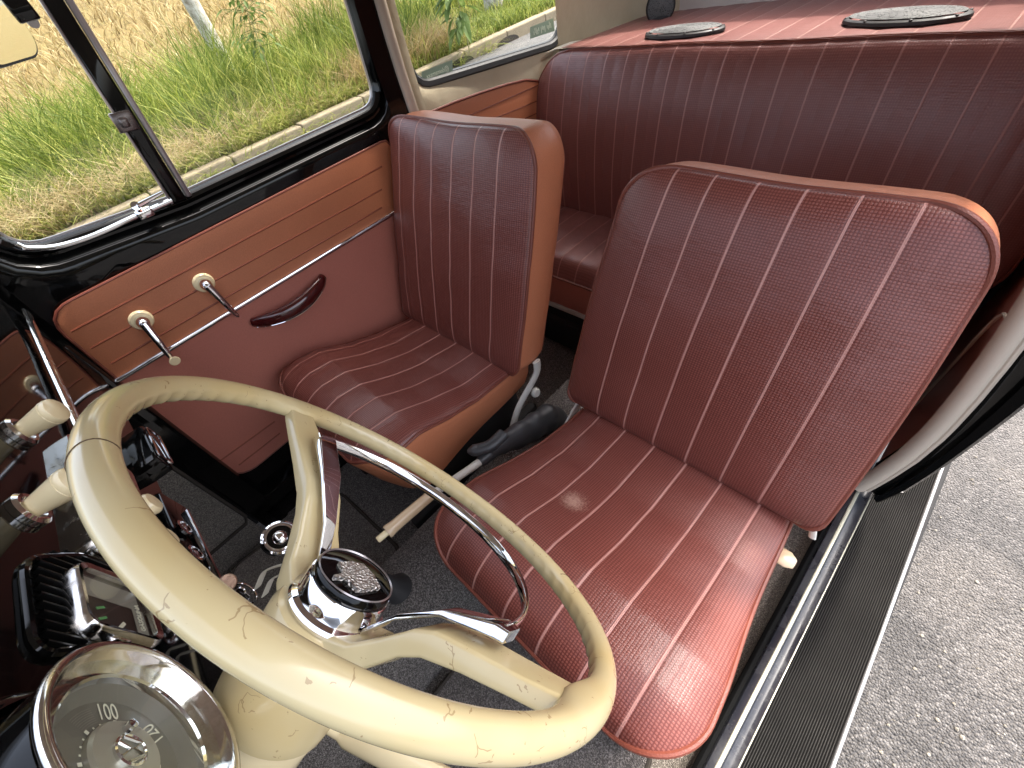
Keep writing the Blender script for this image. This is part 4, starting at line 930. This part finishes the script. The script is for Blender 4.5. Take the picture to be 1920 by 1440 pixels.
# ribbed grille with raised frame
gq = [at(*q, 'y', YD + .002) for q in ((38, 1050), (155, 1043), (236, 1075), (200, 1210), (60, 1235))]
g2d = resample(roundpoly([(p_.x, p_.z) for p_ in gq], .02, 6), 70)
MB().tube([(p_[0], YD + .003, p_[1]) for p_ in g2d], .0032, 8, closed=True).build('grille_frame', m_black, dash)
mb = MB(); gx = [p_[0] for p_ in g2d]; gz = [p_[1] for p_ in g2d]
for k in range(13):
    x = min(gx) + (max(gx) - min(gx)) * (k + .7) / 13.5
    zz = [p_[1] for i, p_ in enumerate(g2d) if abs(p_[0] - x) < .012]
    if len(zz) > 1: mb.tube([(x, YD + .003, min(zz) + .008), (x, YD + .003, max(zz) - .008)], (.0016, .003), 6, flat=(1, 0, 0))
mb.build('grille_slats', simple('black_slats', (.004, .004, .004), .35, spec=.12), dash)
# fuel gauge
fc = (at(170, 1075, 'y', YD + .02) + at(285, 1160, 'y', YD + .02)) / 2
fg = MB(); hx, hz = .036, .036; fc.z = .832; fc.x = .191
L1 = rrect((fc.x, fc.z), hx, hz, .014, 6); L2 = rrect((fc.x, fc.z), hx - .006, hz - .006, .010, 6)
g_ = fg.grid([[(a, YD - .002, b_) for a, b_ in L1], [(a, YD + .013, b_) for a, b_ in L1], [(a, YD + .0165, b_) for a, b_ in rrect((fc.x, fc.z), hx - .002, hz - .002, .012, 6)], [(a, YD + .0155, b_) for a, b_ in L2], [(a, YD + .009, b_) for a, b_ in L2]], closev=True).build('fuel_gauge', m_oldchrome, dash)
mesh('gauge_face', [(a, YD + .0095, b_) for a, b_ in L2], [tuple(range(len(L2)))], simple('brown_black_face', (.02, .014, .012), .4), g_, smooth=False)
mesh('gauge_window', [(a, YD + .0145, b_) for a, b_ in L2], [tuple(range(len(L2)))], m_glass, g_, smooth=False)
mb = MB(); mb.grid([[(fc.x - hx * .75, YD + .0099, fc.z + dz) for dz in (-.026, .026)], [(fc.x - hx * .15, YD + .0099, fc.z + dz) for dz in (-.026, .026)]]); mb.grid([[(fc.x - hx * .15, YD + .0102, fc.z + dz) for dz in (-.028, -.017)], [(fc.x + hx * .7, YD + .0102, fc.z + dz) for dz in (-.028, -.017)]])
mb.build('gauge_plate', simple('grey_plate', (.26, .24, .21), .4), g_, smooth=False)
m_ink = simple('cream_ink', (.78, .74, .62), .5)
text('GASOLINA', .0062, m_ink, 'gauge_lettering', frame((fc.x + .004, YD + .0108, fc.z - .0225), (-1, 0, 0), (0, 0, 1)), g_)
mb = MB()
for dx in (.006, .017): mb.box((fc.x + dx, YD + .0106, fc.z + .014), (.002, .0006, .008), R=Matrix.Rotation(.5, 3, 'Y'))
mb.build('gauge_marks', simple('green_mark', (.12, .4, .14), .4), g_)
mb = MB(); mb.box((fc.x + .022, YD + .0110, fc.z + .0), (.003, .0008, .014), R=Matrix.Rotation(.9, 3, 'Y')); mb.build('gauge_needle', m_ink, g_)
# chrome faceted lever between gauge and speedometer
q0 = at(245, 1150, 'y', YD + .03); q1 = at(262, 1195, 'y', YD + .045)
mb = MB(); mb.box((.252, YD + .010, .826), (.034, .012, .016), R=Matrix.Rotation(.25, 3, 'Z'), bev=.002); mb.build('chrome_bridge', m_chrome, dash)
# ---------------- speedometer
SC = Vector((.338, YD, .874)); SR = .061; sn = Vector((0, 1, .04)).normalized()
spd = MB().lathe([(SR - .002, .036), (SR - .0002, .039), (SR + .0, .041), (SR - .0015, .0435), (SR - .004, .0435), (SR - .0055, .041), (SR - .0085, .036), (.048, .032), (.047, .030)], SC, sn, 72, cap=False).build('speedometer', m_oldchrome, dash, autos=None)
MB().lathe([(SR - .004, -.02), (SR - .004, .037)], SC, sn, 60, cap=False).build('housing', m_black, spd)
su = Vector((-1, 0, 0)); sv = sn.cross(su); sv = sv if sv.z > 0 else -sv     # right / up as the driver reads it
MB().lathe([(.0475, .031), (.046, .0335), (.0445, .0325), (.044, .029)], SC, sn, 64, cap=False).build('inner_ring', m_chrome, spd)
MB().lathe([(.0445, .0295), (.0375, .0232), (.0, .023)], SC, sn, 64, cap=False).build('dial', simple('charcoal_dial', (.15, .137, .115), .35), spd)
mb = MB()
for k in range(8): mb.lathe([(.0246 + k * .0013, .0236), (.0250 + k * .0013, .0238), (.0254 + k * .0013, .0236)], SC, sn, 30, a0=.0, a1=.001, cap=False)
def arc(mb, r0_, r1_, d0, d1, h, n=30):
    mb.grid([[SC + su * math.cos(math.radians(d0 + (d1 - d0) * k / n)) * q + sv * math.sin(math.radians(d0 + (d1 - d0) * k / n)) * q + sn * h for k in range(n + 1)] for q in (r0_, r1_)])
mb = MB()
for k in range(8): arc(mb, .0246 + k * .0013, .0250 + k * .0013, 22, 48, .0236)
mb.build('dial_rings', simple('ring_ink', (.22, .2, .17), .4), spd)
MB().lathe([(.0215, .0232), (.0215, .026), (.020, .0275), (.0, .0285)], SC, sn, 48).build('centre_disc', simple('silver_disc', (.44, .41, .35), .35, metal=.5), spd)
def dp(r, ang, h): return SC + su * math.cos(ang) * r + sv * math.sin(ang) * r + sn * h
for s_, dg, fl in (('20', 243, 0), ('40', 184, 0), ('60', 128, 0), ('100', 5, 0), ('120', -57, 1)):
    a = math.radians(dg); rad_ = su * math.cos(a) + sv * math.sin(a); tan = su * math.sin(a) - sv * math.cos(a)
    if fl: rad_, tan = -rad_, -tan
    O = dp(.0295, a, .0238)
    M4 = frame(O, tan, rad_); M4 = M4 @ Matrix.Diagonal((.8, 1.35, 1, 1)); text(s_, .0112, m_ink, 'numeral', M4, spd, ext=.00005)
mb = MB()
for k in range(29):
    a = math.radians(243 - k * 12.3); big = k % 4 == 0; r0_, r1_ = (.0220, .0245 if big else .0232)
    A, B_ = dp(r0_, a, .0237), dp(r1_, a, .0237); tn = (su * -math.sin(a) + sv * math.cos(a)) * (.0011 if big else .0006); mb.add([A - tn, A + tn, B_ + tn, B_ - tn], [(0, 1, 2, 3)])
mb.build('tick_marks', m_ink, spd, smooth=False)
# centre emblem: ring with stacked V and W strokes
mb = MB()
mb.lathe([(.0098, .027), (.0098, .0295), (.0088, .030), (.0080, .0295), (.0080, .027)], SC, sn, 36, cap=False)
def stroke(pts):
    Pp = [SC + su * a + sv * b_ + sn * .0295 for a, b_ in pts]; mb.tube(Pp, (.0011, .0009), 6, flat=tuple(su))
stroke([(-.0042, .0072), (0, .0008), (.0042, .0072)]); stroke([(-.0075, .003), (-.0035, -.0072), (0, -.001), (.0035, -.0072), (.0075, .003)]); mb.build('emblem', m_chrome, spd)
MB().lathe([(0, .033), (.0028, .032), (.0034, .028)], SC + su * .014 - sv * .002, sn, 8).build('needle_hub', m_chrome, spd)
MB().lathe([(.052, .0375), (.03, .039), (0, .0395)], SC, sn, 48, cap=False).build('speedometer_glass', m_glass, spd)
MB().lathe([(SR + .008, -.01), (SR + .008, .003), (SR + .005, .006), (SR + .001, .007)], SC, sn, 60, cap=False).build('dash_collar', m_black, dash)

# ------------------------------------------------------------------ steering wheel and column
WC = Vector((.317, .3635, .8353)); el_ = math.radians(24.64); wn_ = Vector((0, math.cos(el_), math.sin(el_))); wx = Vector((1, 0, 0)); wy = Vector((0, -math.sin(el_), math.cos(el_)))
def W(a, b_, h=0): return WC + wx * a + wy * b_ + wn_ * h
sw = thing('steering_wheel', 'large cream steering wheel with cracked rim, two spokes and chrome half horn ring', 'steering wheel', tuple(W(0, 0, -.10)))
RR = .188; rows = []
for i in range(360):
    a = 2 * PI * i / 360; row = []
    asp = min(abs(math.atan2(math.sin(a - s_), math.cos(a - s_))) for s_ in (-.02, PI + .03)); fsp = math.exp(-(asp / .14) ** 2)
    for j in range(28):
        b_ = 2 * PI * j / 28; rr_, hh_ = .0092 * math.cos(b_), .0100 * math.sin(b_)
        if math.cos(b_) < -.15 and math.sin(b_) < .25:                       # finger ridges on the inner lower side
            k = min(1, (-.15 - math.cos(b_)) * 2); rr_ += 0
            rr_ += k * .0009 * abs(math.sin(a * 30)) ** .6
        if math.cos(b_) < 0: rr_ -= fsp * .008 * -math.cos(b_)
        row.append(W((RR + rr_) * math.cos(a), (RR + rr_) * math.sin(a), hh_))
    rows.append(row)
MB().grid(rows, closeu=True, closev=True).build('rim', m_cream, sw, autos=None)
m_crack = simple('crack', (.10, .06, .03), .8)
for a in (math.radians(94.7), math.radians(-60), math.radians(215)):
    MB().tube([W((RR + .0093 * math.cos(q)) * math.cos(a + .01 * math.sin(q * 2)), (RR + .0093 * math.cos(q)) * math.sin(a + .01 * math.sin(q * 2)), .0101 * math.sin(q)) for q in np.linspace(-2.2, 2.2, 20)], .00035, 5).build('rim_crack', m_crack, sw)
# spokes
def loft(mb, secs):
    mb.grid(secs, closev=True); n = len(secs[0]); m = len(mb.V) - len(secs) * n
    mb.F.append(tuple(m + i for i in range(n))); mb.F.append(tuple(m + (len(secs) - 1) * n + i for i in range(n)))
def sect(x, b0, b1, h0, h1, r=.35):
    """rounded box cross-section spanning wheel-plane b0..b1 and height h0..h1"""
    cb, ch, hb2, hh2 = (b0 + b1) / 2, (h0 + h1) / 2, (b1 - b0) / 2, (h1 - h0) / 2; rr_ = min(hb2, hh2) * r
    return [W(x, a, c) for a, c in rrect((cb, ch), hb2, hh2, rr_, 4)]
for s_ in (-1, 1):
    mb = MB(); pth = [(.186, -.012, .010, -.006, .004), (.172, -.014, .012, -.012, .002), (.15, -.016, .014, -.020, -.006), (.12, -.018, .016, -.032, -.016), (.092, -.019, .017, -.046, -.026), (.078, -.020, .018, -.058, -.036), (.06, -.022, .020, -.084, -.058), (.045, -.026, .025, -.100, -.074), (.02, -.028, .028, -.11, -.086)]
    secs = []
    for a, b in zip(pth, pth[1:]):
        for k in range(5):
            f = k / 5; q = [a[i] * (1 - f) + b[i] * f for i in range(5)]; secs.append(sect(s_ * q[0], *q[1:]))
    secs.append(sect(s_ * pth[-1][0], *pth[-1][1:])); loft(mb, secs); mb.build('spoke', m_cream, sw, autos=45)
    mb = MB(); pth = [(.129, -.012, .004, -.006, .003), (.120, -.013, .007, -.008, .002), (.085, -.010, .010, -.022, -.017), (.055, -.006, .006, -.050, -.045), (.036, -.005, .005, -.078, -.073)]
    secs = []
    for a, b in zip(pth, pth[1:]):
        for k in range(4):
            f = k / 4; q = [a[i] * (1 - f) + b[i] * f for i in range(5)]; secs.append(sect(s_ * q[0], *q[1:], .3))
    secs.append(sect(s_ * pth[-1][0], *pth[-1][1:])); loft(mb, secs); mb.build('horn_ring_arm', m_chrome, sw, autos=40)
MB().tube([W(.1235 * math.cos(a), .1235 * math.sin(a), -.002) for a in np.linspace(-PI - .02, .0, 70)], [(.0022, .0052)] * 70, 12, flat=tuple(wx)).build('horn_ring', m_chrome, sw)
MB().lathe([(.046, -.17), (.047, -.16), (.043, -.135), (.0425, -.125), (.046, -.115), (.046, -.098), (.043, -.090), (.036, -.0855)], W(0, 0), wn_, 48).build('hub', m_cream, sw)
HD = -.0125
MB().lathe([(.0385, -.074 + HD), (.0395, -.071 + HD), (.0385, -.068 + HD), (.0350, -.066 + HD), (.0345, -.063 + HD), (.0345, -.052 + HD), (.0335, -.050 + HD), (.031, -.050 + HD)], W(0, 0), wn_, 56, cap=False).build('hub_ring', m_chrome, sw)
hc = MB().lathe([(.031, -.052 + HD), (.0325, -.049 + HD), (.0325, -.045 + HD), (.0315, -.043 + HD), (.0305, -.0425 + HD), (.030, -.0432 + HD), (.020, -.0415 + HD), (0, -.0410 + HD)], W(0, 0), wn_, 56).build('hub_cap', m_black, sw)
MB().lathe([(.0302, -.0428 + HD), (.0312, -.0418 + HD), (.0318, -.0428 + HD)], W(0, 0), wn_, 56, cap=False).build('hub_cap_ring', m_greymet, hc)
# emblem outline traced in hub plane coordinates
Hc = W(0, 0, -.0405 + HD); eq = [(633, 1057), (655, 1055), (680, 1060), (700, 1082), (712, 1104), (700, 1106), (684, 1108), (668, 1108), (655, 1094), (645, 1086), (626, 1085), (624, 1081), (640, 1078), (641, 1072)]
Lq = [onp(a, b_, Hc, wn_) for a, b_ in eq]
mb = MB().prism([q - wn_ * .0016 for q in Lq], wn_, .0032, 0)
def knobbly():
    N = NT('knobbly_silver'); co = N.coord(); v = N.vor(co, 420); N.set(Base_Color=(.62, .58, .54), Metallic=1.0, Roughness=.3, Normal=N.bump(N.math('ADD', v, N.noise(co, 500, 3)), 1.0, .003)); return N.m
mb.build('silver_emblem', knobbly(), hc, smooth=False)
# column
col = thing('steering_column', 'cream steering column shroud running from the wheel hub into the dash', 'steering column', tuple(W(0, 0, -.2)))
MB().lathe([(.038, -.45), (.040, -.25), (.041, -.19), (.043, -.178), (.043, -.172), (.03, -.17)], W(0, 0), wn_, 40).build('shroud', m_creamp, col)
A = W(.03, -.01, -.16)
q0, q1, q2 = A, at(640, 1370, 'z', .735), at(800, 1452, 'z', .735)
MB().tube(spline([W(.03, -.01, -.155), q1, q1.lerp(q2, .5), q2, q2 + (q2 - q1) * .3], 6), [(.008, .006)] * 7 + [(.013, .007)] * 18, 16, flat=(.3, .6, .5)).build('indicator_stalk', m_creamp, col)
q = [at(*a, 'z', .69) for a in ((470, 1450), (530, 1432), (560, 1405), (590, 1370), (600, 1350))]
MB().tube(spline(q, 6), .007, 10).build('wiring_sleeve', m_beigeknob, col)
# keys in the ignition
ky = thing('car_keys', 'bunch of chrome key ring and coppery tag hanging by the wheel rim', 'keys', tuple(at(455, 1112, 'x', .16)))
kp = at(458, 1113, 'x', .16)
mb = MB(); e1 = Vector((.4, .2, -.2)).normalized(); e2 = Vector((-.2, .6, .5)).normalized()
mb.tube([kp + e1 * .010 * math.cos(a) * 1.4 + e2 * .010 * math.sin(a) for a in np.linspace(0, 2 * PI, 25)[:-1]], .0011, 8, closed=True); mb.build('split_ring', m_chrome, ky)
mb = MB(); mb.tube([kp + e1 * -.006, kp + e1 * .004 + e2 * -.003, kp + e2 * -.008], (.004, .0012), 8, flat=tuple(e1)); mb.lathe([(0, .001), (.005, .001), (.006, 0), (.005, -.001), (0, -.001)], kp - e1 * .004, (e1.cross(e2)), 14); mb.build('key', m_chrome, ky)
kp2 = at(427, 1092, 'x', .16); MB().lathe([(0, .0012), (.0075, .001), (.0085, 0), (.0075, -.001), (0, -.0012)], kp2, (.6, .3, .7), 20).build('coin_tag', simple('copper_tag', (.45, .3, .22), .3, metal=1, bump=(400, .8, .002)), ky)
ps = thing('metal_bracket', 'bent twin strip metal bracket with holes, between the keys and wheel spoke', 'bracket', tuple(at(510, 1075, 'x', .1)))
for dq in ((0, 0), (14, 14)):
    P_ = [at(a + dq[0], b_ + dq[1], 'x', .10) for a, b_ in ((483, 1101), (490, 1084), (497, 1071), (515, 1063), (535, 1058), (556, 1056))]
    MB().tube(spline(P_, 5), (.0075, .0012), 8, flat=(.3, .2, .8)).build('strip', simple('dull_metal_strip', (.62, .59, .5), .35, metal=.3), ps)
